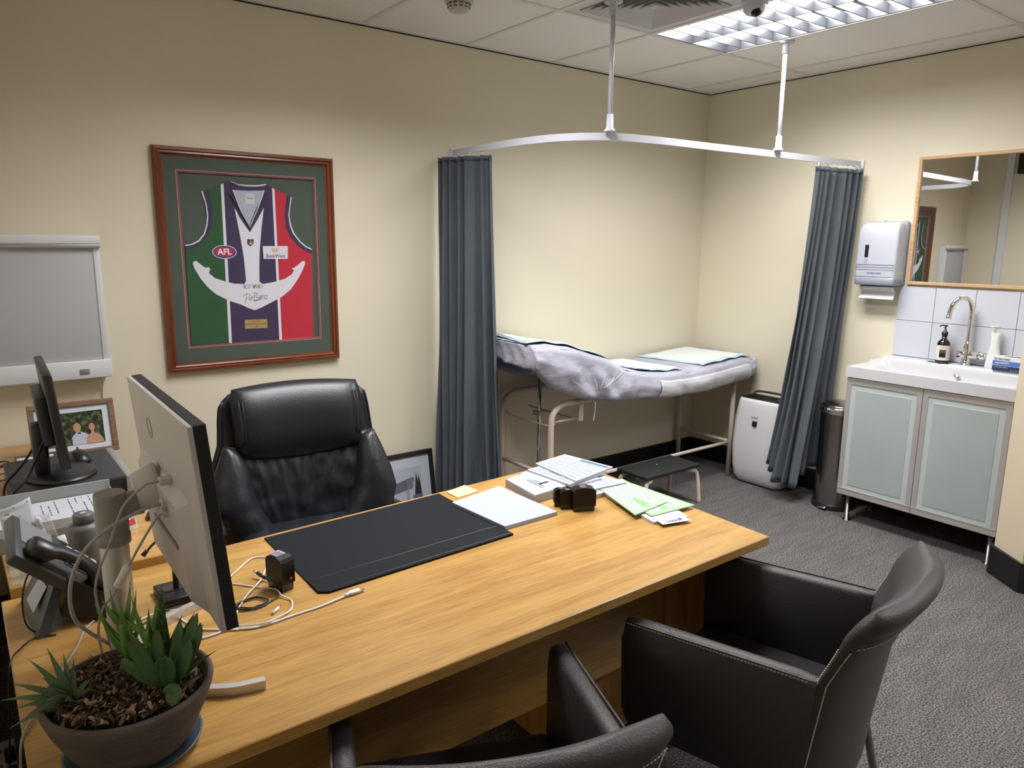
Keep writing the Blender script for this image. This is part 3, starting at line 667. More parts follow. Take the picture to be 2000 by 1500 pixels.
part('handle_bar', G().tube(smooth_path([(-.10, -.90, .578), (-.085, -.88, .60), (-.08, -.75, .604), (-.085, -.61, .60), (-.10, -.59, .578)], 4), .008, 8), M('smoke2', (.05, .045, .045), .2), ap)
nx, ny = -.272, -.725
part('badge', G().box(nx - .004, nx + .01, ny - .016, ny + .016, .405, .438, .002), m_black, ap)
part('lettering', G().text('SHARP', (nx - .0025, ny, .462), (0, -1, 0), (0, 0, 1), .018, bold=.0003), m_ink, ap)

# ------------------------------------------------------------------ pedal bin
bn = thing('pedal_bin', 'round stainless steel pedal bin between the curtain and the sink cabinet', 'bin', (-.17, -1.245, 0))
part('body', G().lathe([(.0001, .02), (.112, .02), (.112, .60), (.0001, .60)], (-.17, -1.245, 0), 40), m_steel, bn, sharp=40)
part('base', G().lathe([(.0001, 0), (.122, 0), (.124, .012), (.120, .03), (.113, .034), (.0001, .034)], (-.17, -1.245, 0), 40), m_black, bn, sharp=40)
part('rim', G().lathe([(.1125, .585), (.119, .59), (.119, .622), (.113, .628), (.100, .628)], (-.17, -1.245, 0), 40, caps=False), m_chrome, bn)
part('lid', G().lathe([(.112, .628), (.108, .636), (.07, .650), (.0001, .655)], (-.17, -1.245, 0), 40), m_steel, bn)
part('pedal', G().box(-.312, -.27, -1.275, -1.225, .012, .022, .004).box(-.29, -.25, -1.258, -1.242, .012, .02, .002), m_chrome, bn)
# ------------------------------------------------------------------ wash stand
SY0, SY1, FX = -2.195, -1.372, -.375     # y range, front x
cab = thing('sink_cabinet', 'aluminium-framed washstand cabinet with two frosted glass doors and a white basin', 'cabinet', (-.19, -1.78, 0))
m_frost = M('frosted_glass', (.37, .42, .42), .35, coat=.3, var=.06, vscale=3); m_frostl = M('frosted_glass_border', (.46, .52, .52), .4)
part('carcass', G().box(FX + .02, -.005, SY0 + .004, SY1 - .004, .165, .845), m_silver, cab)
for (a, b_) in ((SY0, (SY0 + SY1) / 2 - .0015), ((SY0 + SY1) / 2 + .0015, SY1)):
    d = part('door', G().box(FX, FX + .018, a, b_, .16, .195).box(FX, FX + .018, a, b_, .805, .842).box(FX, FX + .018, a, a + .026, .195, .805).box(FX, FX + .018, b_ - .026, b_, .195, .805), m_alu, cab)
    part('glass_border', G().box(FX + .004, FX + .012, a + .026, b_ - .026, .195, .805), m_frostl, d)
    part('frosted_pane', G().box(FX + .002, FX + .005, a + .055, b_ - .055, .222, .776, .001, 1), m_frost, d)
    part('door_edge_strip', G().box(FX - .002, FX + .001, a, b_, .192, .197), m_alu, d)
for (x, y) in ((-.34, SY1 - .055), (-.34, SY0 + .03), (-.06, SY1 - .055), (-.06, SY0 + .03)):
    part('leg', G().lathe([(.0001, 0), (.022, 0), (.022, .004), (.0135, .006), (.0135, .165), (.0001, .165)], (x, y, 0), 18), m_steel, cab)
# ceramic basin : height field
def bz(x, y):
    ledge = .945
    if x > -.115: base = ledge
    elif x > -.13: base = lerp(.905, ledge, (x + .13) / .015)
    else: base = .905
    # raised back ledge stops short of the left end
    if y > SY1 - .06: base = lerp(base, .918, sst(SY1 - .06, SY1 - .05, y)) if x > -.13 else base
    fx = sst(-.36, -.335, x) * (1 - sst(-.135, -.095, x)); fy_ = sst(SY0 + .02, SY0 + .07, y) * (1 - sst(SY1 - .15, SY1 - .055, y))
    d = min(fx, fy_)
    return base - .085 * d if base < .93 or d < .01 else lerp(base, .905 - .085, min(1, d * 1.0))
def bas(u, v):
    x = lerp(FX - .012, -.001, u); y = lerp(SY0 - .005, SY1 + .006, v); return Vector((x, y, bz(x, y)))
ba = part('basin', G().shell(bas, lambda u, v: Vector((lerp(FX - .012, -.001, u), lerp(SY0 - .005, SY1 + .006, v), .846)), 70, 90), m_white, cab, sharp=50)
part('overflow', G().lathe([(.0001, 0), (.012, 0), (.013, .002), (.010, .004), (.0001, .003)], n=18, mat=tr(-.131, -1.838, .893) @ rot('Y', -60)), M('overflow_ring', (.35, .34, .30), .3, .8), ba)
part('drain', G().lathe([(.0001, 0), (.026, 0), (.026, .003), (.0001, .004)], (-.235, -1.80, .8205), 20), m_chrome, ba)

# splashback tiles: 2 rows, each tile its own piece
spl = thing('splashback', 'white glazed tile splashback behind the tap', 'tiles', (-.005, -1.82, .946))
m_gl = M('white_glazed_tile', (.60, .62, .69), .12)
part('grout', G().box(-.004, -.0005, -2.2, -1.432, .946, 1.346), M('grout', (.30, .30, .31), .9), spl)
tys = [-1.432, -1.633, -1.838, -2.042, -2.2]
for i in range(4):
    for (z0, z1) in ((.948, 1.1505), (1.153, 1.346)):
        part('tile', G().box(-.009, -.003, tys[i + 1] + .0012, tys[i] - .0012, z0, z1, .0012, 1), m_gl, spl)

# mirror
mi = thing('wall_mirror', 'rectangular wall mirror in a pale birch frame above the basin', 'mirror', (-.01, -1.83, 1.357))
MY0, MY1, MZ0_, MZ1_ = -2.19, -1.473, 1.357, 2.052
part('frame_rail', G().box(-.022, -.001, MY0, MY1, MZ0_, MZ0_ + .017, .0015, 1), m_birch, mi); part('frame_rail', G().box(-.022, -.001, MY0, MY1, MZ1_ - .017, MZ1_, .0015, 1), m_birch, mi)
part('frame_rail', G().box(-.0225, -.001, MY1 - .017, MY1, MZ0_, MZ1_, .0015, 1), m_birch, mi); part('frame_rail', G().box(-.0225, -.001, MY0, MY0 + .017, MZ0_, MZ1_, .0015, 1), m_birch, mi)
part('mirror_glass', G().box(-.010, -.002, MY0 + .015, MY1 - .015, MZ0_ + .015, MZ1_ - .015), m_mirror, mi)

# towel dispenser
td = thing('towel_dispenser', 'white plastic paper towel dispenser on the wall beside the curtain', 'towel dispenser', (-.06, -1.32, 1.36))
DY0, DY1 = -1.452, -1.222
m_dw = M('dispenser_white', (.54, .56, .63), .3); m_dg = M('dispenser_grey', (.30, .32, .40), .35)
part('back_shell', G().box(-.035, -.001, DY0 - .006, DY1 + .004, 1.350, 1.708, .014, 3), m_dg, td)
rings = []
for z, d, ins in ((1.39, .118, 0), (1.40, .120, 0), (1.60, .116, 0), (1.66, .112, .002), (1.69, .095, .008), (1.703, .06, .018)):
    c = rrect(-.03 - d / 2 + .02, (DY0 + DY1) / 2, d / 2 + .0, (DY1 - DY0) / 2 - ins, .014, z, 4); rings.append(c)
part('cover', G().loft(rings), m_dw, td)
part('lower_band', G().loft([rrect(-.068, (DY0 + DY1) / 2, .056, (DY1 - DY0) / 2 - .010, .012, 1.347, 4), rrect(-.068, (DY0 + DY1) / 2, .0595, (DY1 - DY0) / 2, .014, 1.352, 4), rrect(-.069, (DY0 + DY1) / 2, .0597, (DY1 - DY0) / 2 + .0003, .014, 1.402, 4)]), m_dg, td)
xf = -.03 - .118 + .019
part('level_window', G().box(xf - .0015, xf + .004, -1.293, -1.272, 1.505, 1.575, .001, 1), m_black, td)
for k in range(4): part('grip_rib', G().box(xf - .003, xf + .003, -1.292, -1.272, 1.464 + k * .010, 1.469 + k * .010), m_dw, td)
for k in range(3): part('groove', G().box(xf - .0022, xf + .003, DY0 + .006, DY1 - .006, 1.434 + k * .014, 1.4385 + k * .014), m_dg, td)
part('lettering', G().text('Kimberly-Clark', (xf - .004, -1.337, 1.417), (0, -1, 0), (0, 0, 1), .013, bold=.0002), M('blue_ink', (.03, .06, .30), .6), td)
part('hanging_hook', G().tube(smooth_path([(-.05, -1.345, 1.70), (-.066, -1.345, 1.714), (-.078, -1.345, 1.706), (-.074, -1.345, 1.694)], 4), .003, 7), m_chrome, td)
g = G().loft([[(-.02, DY0 + .012, 1.352), (-.02, DY1 - .018, 1.352)], [(-.095, DY0 + .012, 1.338), (-.095, DY1 - .018, 1.338)], [(-.060, DY0 + .016, 1.305), (-.060, DY1 - .022, 1.305)], [(-.088, DY0 + .012, 1.268), (-.088, DY1 - .016, 1.268)]], False, False, False)
tw = solo('paper_towel', g, M('towel_paper', (.70, .70, .72), .9), 'folded white paper towel hanging out of the dispenser', 'paper towel'); sold(tw, .002)

# tap
tp = thing('mixer_tap', 'chrome gooseneck mixer tap with a side lever on the basin', 'tap', (-.058, -1.845, .945))
part('base', G().lathe([(.0001, 0), (.026, 0), (.027, .003), (.021, .006), (.021, .045), (.019, .10), (.014, .115), (.0135, .13), (.0001, .13)], (-.058, -1.845, .945), 24), m_chrome, tp)
part('spout', G().tube(smooth_path([(-.058, -1.845, 1.05), (-.058, -1.845, 1.17), (-.058, -1.845, 1.235), (-.066, -1.836, 1.275), (-.082, -1.818, 1.300), (-.102, -1.796, 1.300), (-.120, -1.776, 1.272), (-.128, -1.767, 1.235), (-.131, -1.764, 1.205)], 6), .0115, 16), m_chrome, tp)
part('aerator', G().tube([(-.131, -1.764, 1.212), (-.1325, -1.7625, 1.188)], .0128, 14), m_chrome, tp)
part('mixer_body', G().tube([(-.066, -1.80, 1.002), (-.058, -1.845, 1.002), (-.05, -1.90, 1.002)], .0195, 18), m_chrome, tp)
part('lever_knob', G().tube([(-.05, -1.898, 1.002), (-.046, -1.922, 1.002), (-.044, -1.935, 1.002)], [.022, .0215, .019], 18), m_chrome, tp)

# soap bottle
sb = thing('soap_bottle', 'dark amber soap pump bottle with a cream label beside the tap', 'bottle', (-.075, -1.732, .945))
c = (-.075, -1.732, .945)
part('bottle', G().lathe([(.0001, 0), (.031, 0), (.033, .004), (.033, .095), (.029, .112), (.018, .124), (.0125, .130), (.0125, .146), (.0001, .146)], c, 28), M('amber_glass', (.012, .008, .006), .08), sb)
lbm = M('cream_label', (.70, .64, .58), .6)
def arc(c, r, a0, a1, z0, z1, n=16): return G().loft([[(c[0] + r * math.cos(a), c[1] + r * math.sin(a), z0) , (c[0] + r * math.cos(a), c[1] + r * math.sin(a), z1)] for a in [a0 + (a1 - a0) * k / n for k in range(n + 1)]], False, False)
av = math.atan2(-3.46 + 1.73, -4.35 + .08)
lb_ = part('label', arc(c, .0336, av - 1.5, av + 1.5, c[2] + .014, c[2] + .095), lbm, sb)
l2 = part('label_panel', arc(c, .0339, av - .5, av + .45, c[2] + .030, c[2] + .072), m_black, lb_)
dv = Vector((math.cos(av), math.sin(av), 0)); rv = Vector((-dv.y, dv.x, 0)) 
g = G().text('HAND WASH', Vector(c) + dv * .0345 + Vector((0, 0, .066)), rv, (0, 0, 1), .0062).text('lime & ginger', Vector(c) + dv * .0345 + Vector((0, 0, .057)), rv, (0, 0, 1), .005)
part('lettering', g, lbm, lb_)
g = G().text('hand', Vector(c) + dv * .0343 - rv * .006 + Vector((0, 0, .086)), rv, (0, 0, 1), .008)
part('label_heading', g, m_ink, lb_)
part('pump', G().lathe([(.0001, .146), (.0155, .146), (.0155, .166), (.008, .169), (.008, .176), (.0045, .178), (.0045, .196), (.010, .197), (.010, .204), (.0001, .205)], c, 16), m_black, sb)
part('nozzle', G().tube(smooth_path([Vector(c) + Vector((0, 0, .20)), Vector(c) + Vector((-.012, .014, .202)), Vector(c) + Vector((-.020, .022, .196))], 3), .0038, 8), m_black, sb)

# lotion bottle
lo = thing('lotion_bottle', 'tall white lotion pump bottle behind the glove box', 'bottle', (-.055, -1.972, .945))
c = (-.055, -1.972, .945); m_lot = M('lotion_white', (.74, .76, .74), .35)
part('bottle', G().loft([rrect(c[0], c[1], hx, hy, min(hx, hy) * .8, c[2] + z, 4) for z, hx, hy in ((0, .022, .034), (.005, .023, .035), (.06, .020, .030), (.12, .0165, .020), (.16, .016, .020), (.185, .015, .022), (.195, .010, .010))]), m_lot, lo)
part('pump', G().lathe([(.0001, .190), (.013, .190), (.013, .202), (.006, .204), (.006, .214), (.013, .216), (.013, .222), (.0001, .223)], c, 16), m_lot, lo)
part('nozzle', G().box(c[0] - .04, c[0], c[1] + .002, c[1] + .02, c[2] + .216, c[2] + .222, .002, mat=None), m_lot, lo)

# glove box
gb = thing('glove_box', 'blue and white cardboard box of disposable gloves on the basin ledge', 'box', (-.07, -2.09, .945))
m_bx = M('carton_white', (.70, .72, .76), .5); m_bxd = M('carton_navy', (.015, .03, .09), .5); m_bxb = M('carton_blue', (.07, .17, .50), .5)
BX = -.108
part('carton', G().box(BX, -.03, -2.192, -1.990, .9455, 1.018, .001, 1), m_bx, gb)
part('navy_band', G().box(BX - .0006, BX + .001, -2.192, -1.990, .9455, .972), m_bxd, gb)
part('blue_band', G().box(BX - .0006, BX + .001, -2.192, -1.990, .974, .997), m_bxb, gb)
g = G().text('HALYARD', (BX - .0012, -2.012, 1.006), (0, -1, 0), (0, 0, 1), .0125, 'LEFT', bold=.0004)
g.tube([(BX - .0012, -2.002 + .005 * math.cos(a * PI / 5), 1.007 + .005 * math.sin(a * PI / 5)) for a in range(10)], .0012, 4, closed=True)
part('lettering', g, m_ink, gb)
part('product_print', G().text('AQUASOFT', (BX - .0012, -2.000, .9865), (0, -1, 0), (0, 0, 1), .0125, 'LEFT', bold=.0003).text('nitrile exam gloves', (BX - .0012, -2.000, .965), (0, -1, 0), (0, 0, 1), .008, 'LEFT').text('o  o  o  o', (BX - .0012, -2.075, .953), (0, -1, 0), (0, 0, 1), .010, 'LEFT'), m_bx, gb)
part('opening', G().prism([(-.075 + .018 * math.cos(a * PI / 8), -2.09 + .06 * math.sin(a * PI / 8)) for a in range(16)], 1.018, 1.0188, 'xy'), m_black, gb)
solo('coaster', G().box(-.100, -.052, -1.775, -1.665, .9452, .9475, .0008, 1), M('teal_glass', (.06, .12, .12), .2), 'small dark teal glass tray under the soap bottle', 'tray')
bpy.data.objects['soap_bottle'].location.z += .0025

# wall scuffs are left out; dark panel high on the left wall (mirror only)
solo('wall_panel', G().box(XL + .001, XL + .05, -.95, -.42, 2.30, 2.5, .01), m_black, 'black panel high on the left wall seen in the mirror', 'panel')
# ------------------------------------------------------------------ main desk
DZ = .73; DT = .028
dk = thing('office_desk', 'light oak veneer office desk in the foreground', 'desk', (-3.42, -1.88, 0))
top = [(-4.335, -2.315), (-2.518, -2.308), (-2.482, -1.385), (-4.335, -1.468)]
def bevprism(poly, z0, z1, b):
    c = Vector((sum(p[0] for p in poly) / 4, sum(p[1] for p in poly) / 4)); 
    def ins(d): return [(p[0] - math.copysign(d, p[0] - c.x), p[1] - math.copysign(d, p[1] - c.y)) for p in poly]
    a = ins(b); return G().loft([[(x, y, z0) for x, y in a], [(x, y, z0 + b) for x, y in poly], [(x, y, z1 - b) for x, y in poly], [(x, y, z1) for x, y in a]], True, True, False)
part('desktop', bevprism(top, DZ - DT, DZ, .0022), m_oak, dk)
part('modesty_panel', G().box(-4.25, -2.575, -2.05, -2.032, .30, DZ - DT, .001, 1), m_oak, dk)
part('stile', G().box(-2.665, -2.575, -2.064, -2.051, .02, DZ - DT, .001, 1), m_oakz, dk)
part('end_panel', G().box(-2.573, -2.548, -2.235, -1.45, 0, DZ - DT, .001, 1), m_oaky if False else m_oakz, dk)
part('end_panel', G().box(-4.27, -4.245, -2.22, -1.50, 0, DZ - DT, .001, 1), m_oakz, dk)
# drawer pedestal under the right end
pd = part('pedestal', G().box(-3.04, -2.625, -2.0, -1.50, .04, DZ - DT - .001, .001, 1), m_oakz, dk)
for k in range(3):
    z0 = .05 + k * .215
    part('drawer_front', G().box(-3.035, -2.63, -1.50, -1.482, z0, z0 + .208, .001, 1), m_oakz, dk)

# ------------------------------------------------------------------ return desk against the wall
RD = .755
rt = thing('return_desk', 'light oak side desk running back to the wall under the light box', 'desk', (-4.12, -.74, 0))
part('desktop', bevprism([(-4.315, -1.466), (-3.945, -1.466), (-3.895, -.012), (-4.335, -.012)], RD - .027, RD, .002), m_oak, rt)
part('end_panel', G().box(-4.30, -4.275, -1.44, -.05, 0, RD - .027, .001, 1), m_oakz, rt)
part('end_panel', G().box(-3.985, -3.96, -1.40, -.05, 0, RD - .027, .001, 1), m_oakz, rt)
part('back_rail', G().box(-4.275, -3.985, -.06, -.04, .3, RD - .027), m_oakz, rt)

# ------------------------------------------------------------------ executive chair
ec = thing('executive_chair', 'high-backed black leather executive chair behind the desk', 'office chair', (-3.352, -.93, 0), -7, world=False)
# local: x right (as seen), -y towards the viewer
def hw(z): return interp([.42, .52, .60, .68, .76, .82, .92, .99, 1.03], [.30, .345, .362, .350, .322, .300, .292, .280, .255], z)
def ec_rings(z0, z1, n, f, yo, th, bow=.05):
    rings = []
    for i in range(n + 1):
        t = i / n; z = lerp(z0, z1, t); W = f(z, t); m_ = 20; ring = []
        T = th * (math.sin(PI * min(max(t, .0), 1)) ** .35 if True else 1) * .5 + .004
        for k in range(m_ + 1):
            a = -1 + 2 * k / m_; e = (1 - abs(a) ** 5) ** .5
            ring.append((a * W, yo(z) + bow * (1 - a * a) - T * max(e, .05), z))
        for k in range(m_, -1, -1):
            a = -1 + 2 * k / m_; e = (1 - abs(a) ** 5) ** .5
            ring.append((a * W, yo(z) + bow * (1 - a * a) + T * max(e, .05), z))
        rings.append(ring)
    return rings
tilt = lambda z: .10 + (z - .5) * .16
part('back_shell', G().loft(ec_rings(.40, 1.005, 26, lambda z, t: hw(z) * (1 - .10 * sst(.93, 1, t)), lambda z: tilt(z) + .03, .075)), m_leather, ec)
def head(z, t): return (.215 - .012 * (2 * t - 1) ** 2) * (1 - .05 * sst(.8, 1, t))
hr = []
for i in range(25):
    t = i / 24; z = .772 + .253 * t; W = (.250 - .012 * (1 - t)) * (1 - .05 * sst(.85, 1, t)); ring = []
    T = .060 * (1 - abs(2 * t - 1) ** 2.6) ** .5 + .003
    for side in (-1, 1):
        for k in range(23):
            a = (-1 + 2 * k / 22) * (1 if side < 0 else -1); e = (1 - abs(a) ** 6) ** .5
            zz = z + .012 * (1 - a * a) * sst(.3, 1, t) - .032 * (1 - a * a) * (1 - sst(0, .4, t)) + .0
            ring.append((a * W, tilt(z) - .012 + .03 * (1 - a * a) + side * T * max(e, .08) + .012 * sst(.5, 1, t), zz))
    hr.append(ring)
hp = part('headrest', G().loft(hr), m_leather, ec)
for s_ in (-1, 1):
    for dx in (0, .012):
        part('seam', G().tube([(s_ * (.210 + dx), tilt(.80 + .23 * t) - .012 - .062 * (1 - abs(2 * t - 1) ** 2.6) ** .5 + .030 * (1 - .72) + .012 * sst(.5, 1, t),   .805 + .212 * t) for t in [k / 16 for k in range(1, 15)]], .0022, 6), m_leather, hp)
# lumbar panel with creases
def lum(u, v):
    a = -1 + 2 * u; z = lerp(.42, .825, v) - .035 * (1 - a * a) * v
    W = .285
    y = tilt(z) - .020 + .03 * (1 - a * a) - .030 * math.sin(PI * min(1, v * 1.02)) ** .5 * (1 - abs(a) ** 4)
    cr = 0
    for (c0, sl, wd, amp, v0) in ((-.62, .30, .035, .010, .2), (-.32, .20, .04, .008, .3), (.05, -.25, .035, .009, .35), (.22, -.42, .035, .012, .25), (.45, -.55, .03, .010, .3), (.62, -.40, .025, .009, .45), (-.1, .0, .03, .005, .7)):
        d = a - (c0 + sl * (.95 - v)); cr += .75 * amp * math.exp(-(d / wd) ** 2) * sst(v0 - .2, v0 + .2, v)
    cr += .010 * noise.noise(Vector((a * 5, v * 6, 1))) + .004 * noise.noise(Vector((a * 14, v * 9, 4)))
    return Vector((a * W, y - cr * .8, z))
part('lumbar_cushion', G().shell(lum, lambda u, v: lum(u, v) * 1 + Vector((0, .05 - 0 * u, 0)), 70, 50), m_leather, ec)
for s_ in (-1, 1):
    rings = []
    for i in range(27):
        t = i / 26; z = lerp(.43, .825, t)
        wv = (.010 + .120 * (1 - t) ** .62 * (1 - .15 * (1 - t))) ; cxx = s_ * (hw(z) - .012 - wv * .92)
        T = .014 + .066 * math.sin(PI * min(1, .12 + .88 * t)) ** .8
        ring = []
        for k in range(20):
            a = 2 * PI * k / 20; nz = 1 + .05 * noise.noise(Vector((math.cos(a) * 1.5, math.sin(a) * 1.5, t * 7 + s_)))
            ring.append((cxx + wv * 1.02 * math.cos(a) * nz, tilt(z) - .018 + T * math.sin(a) * nz - .006, z))
        rings.append(ring)
    part('side_bolster', G().loft(rings), m_leatherw, ec)
    part('piping', G().tube([(s_ * (hw(z) * .965), tilt(z) + .012, z) for z in [.46 + .02 * k for k in range(27)]], .005, 7), m_leather, ec)
    # armrest: padded loop
    dz_ = -.09 if s_ > 0 else 0
    part('armrest', G().tube(smooth_path([(s_ * .345, .16, .575), (s_ * .352, .10, .600), (s_ * .355, .02, .600), (s_ * .352, -.06, .588), (s_ * .345, -.09, .565)] if s_ < 0 else [(.345, .16, .475), (.352, .10, .50), (.355, .02, .50), (.352, -.06, .488), (.345, -.09, .465)], 5), [.024] * 3 + [.028] * 15 + [.022] * 3, 12), m_black, ec)
    part('arm_support', G().tube(smooth_path([(s_ * .345, -.06, .58 + dz_), (s_ * .34, -.08, .48), (s_ * .27, -.12, .42), (s_ * .18, -.05, .41)], 5), .016, 10), m_black, ec)
part('seat_cushion', G().box(-.27, .27, -.40, .12, .415, .52, .045, 4), m_leather, ec)
part('seat_pan', G().box(-.20, .20, -.28, .08, .385, .42, .01), m_black, ec)
part('gas_column', G().tube([(0, -.10, .10), (0, -.10, .39)], .027, 16), m_black, ec)
g = G()
part('hub', G().lathe([(.0001, .07), (.045, .07), (.045, .13), (.0001, .13)], (0, -.10, 0), 20), m_black, ec)
for k in range(5):
    a = 2 * PI * k / 5 + .3; e = Vector((math.cos(a) * .31, math.sin(a) * .31 - .10, .075))
    part('base_arm', G().tube([(0, -.10, .105), e], [.026, .016], 8), m_black, ec)
    ca = part('caster', G().tube([e + Vector((-math.sin(a), math.cos(a), 0)) * -.022 - Vector((0, 0, .048)), e + Vector((-math.sin(a), math.cos(a), 0)) * .022 - Vector((0, 0, .048))], .027, 16), m_black, ec)

# ------------------------------------------------------------------ visitor armchairs
def visitor_chair(lab, loc, rz):
    t = thing('visitor_armchair', lab, 'armchair', loc, rz, world=False)
    W = .268
    # +y towards the desk; back at -y
    part('seat_cushion', G().box(-W + .035, W - .035, -.20, .235, .365, .435, .025, 3), m_gleather, t)
    for s_ in (-1, 1):
        # arm panel: side profile extruded, rounded
        pf = [(.240, .385), (.248, .60), (.240, .645), (.225, .655), (-.18, .668), (-.228, .664), (-.210, .375), (-.190, .360), (.225, .365)]
        rings = []
        for (dx, ins) in ((-.021, .012), (-.014, .003), (0, 0), (.014, .003), (.021, .012)):
            cy, cz_ = -.005, .50
            rings.append([(s_ * (W - .021) + dx + s_ * .012 * (z_ - .44), y_ - math.copysign(ins, y_ - cy), z_ - math.copysign(ins, z_ - cz_)) for y_, z_ in pf])
        ar = part('arm_panel', G().loft(rings, True, True, True), m_gleather, t, sharp=50)
        pts = [(s_ * (W - .021) + s_ * .024, y_, z_) for y_, z_ in ((.232, .651), (.10, .655), (-.10, .663), (-.222, .665))]
        part('piping', G().tube(smooth_path(pts, 4), .0028, 6), m_gleather, ar)
        part('piping', G().tube([(s_ * (W - .021) + s_ * (.010 + .012 * (z_ - .44)), y_, z_) for y_, z_ in ((.247, .60), (.2445, .50), (.2405, .40))], .0028, 6), m_gleather, ar)
        g = G()
        for k in range(53):
            y_ = .225 - k * .0082; z_ = .6465 + (.225 - y_) * .037; g.box(s_ * (W + .0045) - .001, s_ * (W + .0045) + .001, y_ - .0028, y_ + .0028, z_ - .0013, z_ + .0013)
        part('stitching', g, m_stitch, ar, kind='stuff')
    # back: tilted curved pad
    bw = lambda t_: interp([0, .04, .5, .73, .85, .935, 1], [.240, .260, .266, .264, .264, .262, .238], t_)
    def zc(t_): return lerp(.335, .852, t_)
    yc = lambda z: interp([.20, .45, .66, .78, .84], [-.175, -.200, -.228, -.275, -.312], z)
    def bk(a, t_, side):
        z = zc(t_); Wd = bw(t_); bow = -.058 * (1 - a * a)
        th = .024 + .010 * sst(.74, .93, t_)
        zz = z - .030 * (1 - a * a) * 0 + (-.010 * a * a) * sst(.6, 1, t_)
        return Vector((a * Wd, yc(z) + bow + side * th, zz))
    rings = []
    NT = 40
    for i in range(NT + 1):
        t_ = i / NT; ring = []; K = 20
        endc_ = 1 if t_ < .93 else max(.25, math.sqrt(max(0, 1 - ((t_ - .93) / .07) ** 2)))
        for k in range(56):
            ph_ = 2 * PI * (k + .5) / 56; c_, s2 = math.cos(ph_), math.sin(ph_)
            a = math.copysign(abs(c_) ** .55 if abs(c_) < .75 else 1 - .054 * (1 - (abs(c_) - .75) / .25) ** 1.0 * 2.70 * .54 * 1.0, c_) if False else math.copysign(1 - (1 - abs(c_)) ** 1.0 * 1.0, c_)
            u_ = abs(c_); a = math.copysign(u_ ** .5 * .2 + u_ * .8, c_); e = min(1, (1 - abs(a) ** 9) ** .5 * 1.0)
            p0 = bk(a, t_, 0); p1 = bk(a, t_, 1 if s2 < 0 else -1)
            ring.append(p0.lerp(p1, e * endc_))
        rings.append(ring)
    bb = part('backrest', G().loft(rings), m_gleather, t)
    # roll cap seam and double stitch
    for tt in (.865,):
        part('piping', G().tube([bk(a, tt, -(1 - abs(a) ** 9) ** .5 - .0) for a in [-.985 + 1.97 * k / 24 for k in range(25)]], .0028, 6), m_gleather, bb)
    def dash(g, fn, n):
        for k in range(n):
            a = Vector(fn((k + .15) / n)); b = Vector(fn((k + .75) / n)); g.tube([a, b], .0015, 4)
    g = G()
    ef = lambda a: (1 - abs(a) ** 9) ** .5
    dash(g, lambda u: bk(-.97 + 1.94 * u, .832, -ef(.97 * (2 * u - 1)) - .05), 62)
    for s_ in (-1, 1): dash(g, lambda u: bk(s_ * .985, .02 + .80 * u, -.40) + Vector((s_ * .004, -.001, 0)), 70)
    for s_ in (-1, 1): dash(g, lambda u: bk(s_ * .985, .02 + .80 * u, .40) + Vector((s_ * .003, .001, 0)), 70)
    part('stitching', g, m_stitch, bb, kind='stuff')
    for s_ in (-1, 1):
        part('leg', G().tube(smooth_path([(s_ * .222, -.20, .37), (s_ * .230, -.235, .30), (s_ * .232, -.26, .20), (s_ * .240, -.31, .0)], 4), .0105, 10), m_steel, t)
        part('leg', G().tube(smooth_path([(s_ * .225, .19, .37), (s_ * .235, .205, .20), (s_ * .24, .225, .0)], 4), .0105, 10), m_steel, t)
    part('seat_frame', G().box(-.23, .23, -.19, .20, .33, .372, .01), m_gleather, t)
    return t
visitor_chair('charcoal leather visitor armchair on the right, seen side-on against the desk', (-2.785, -2.46, 0), 14.4)
visitor_chair('charcoal leather visitor armchair nearest the camera, cut off by the bottom of the photo', (-3.632, -2.405, 0), -22)
# ------------------------------------------------------------------ things on the desk
T0 = DZ
pad = thing('desk_pad', 'large black desk blotter in front of the executive chair', 'desk pad', (-3.42, -1.66, T0))
PQ = [(-3.713, -1.463), (-3.722, -1.868), (-3.700, -1.884), (-3.121, -1.861), (-3.110, -1.432)]
m_padm = M('blotter_black', (.009, .011, .014), .7, bump=.08, bscale=300, spec=.15)
part('board', G().prism(PQ, T0 + .0005, T0 + .004, 'xy'), m_padm, pad)
part('folded_strip', G().prism([(-3.720, -1.800), (-3.722, -1.868), (-3.700, -1.884), (-3.121, -1.861), (-3.118, -1.782)], T0 + .004, T0 + .006, 'xy'), m_padm, pad)
part('stitch_line', G().tube([(-3.716, -1.801, T0 + .0062), (-3.119, -1.783, T0 + .0062)], .0007, 4).tube([(-3.700, -1.872, T0 + .0062), (-3.125, -1.850, T0 + .0062)], .0006, 4), M('pad_stitch', (.16, .17, .17), .6), pad)

def quad_pt(q, u, v):
    a = Vector(q[0]).lerp(Vector(q[1]), u); b = Vector(q[3]).lerp(Vector(q[2]), u); return a.lerp(b, v)
def sheet(name, q, z0, z1, m, lab, cat, group=None, parent=None):
    g = G().prism(q, z0, z1, 'xy')
    return solo(name, g, m, lab, cat, group) if parent is None else part(name, g, m, parent)
def qprint(g, q, z, u0, u1, v0, v1):
    P = [quad_pt(q, a, b) for a, b in ((u0, v0), (u1, v0), (u1, v1), (u0, v1))]
    g.prism([(p.x, p.y) for p in P], z, z + .00035, 'xy')
rnd = random.Random(5)
sheet('note_pad', [(-3.134, -1.552), (-3.118, -1.816), (-2.912, -1.814), (-2.914, -1.510)], T0 + .0005, T0 + .013, m_paper2, 'blank pale blue-white paper pad beside the blotter', 'paper pad')
sheet('sticky_note', [(-3.080, -1.432), (-3.080, -1.501), (-2.985, -1.488), (-2.990, -1.408)], T0 + .0005, T0 + .0035, M('yellow_note', (.75, .66, .30), .7), 'pale yellow sticky note pad at the back edge of the desk', 'note pad')
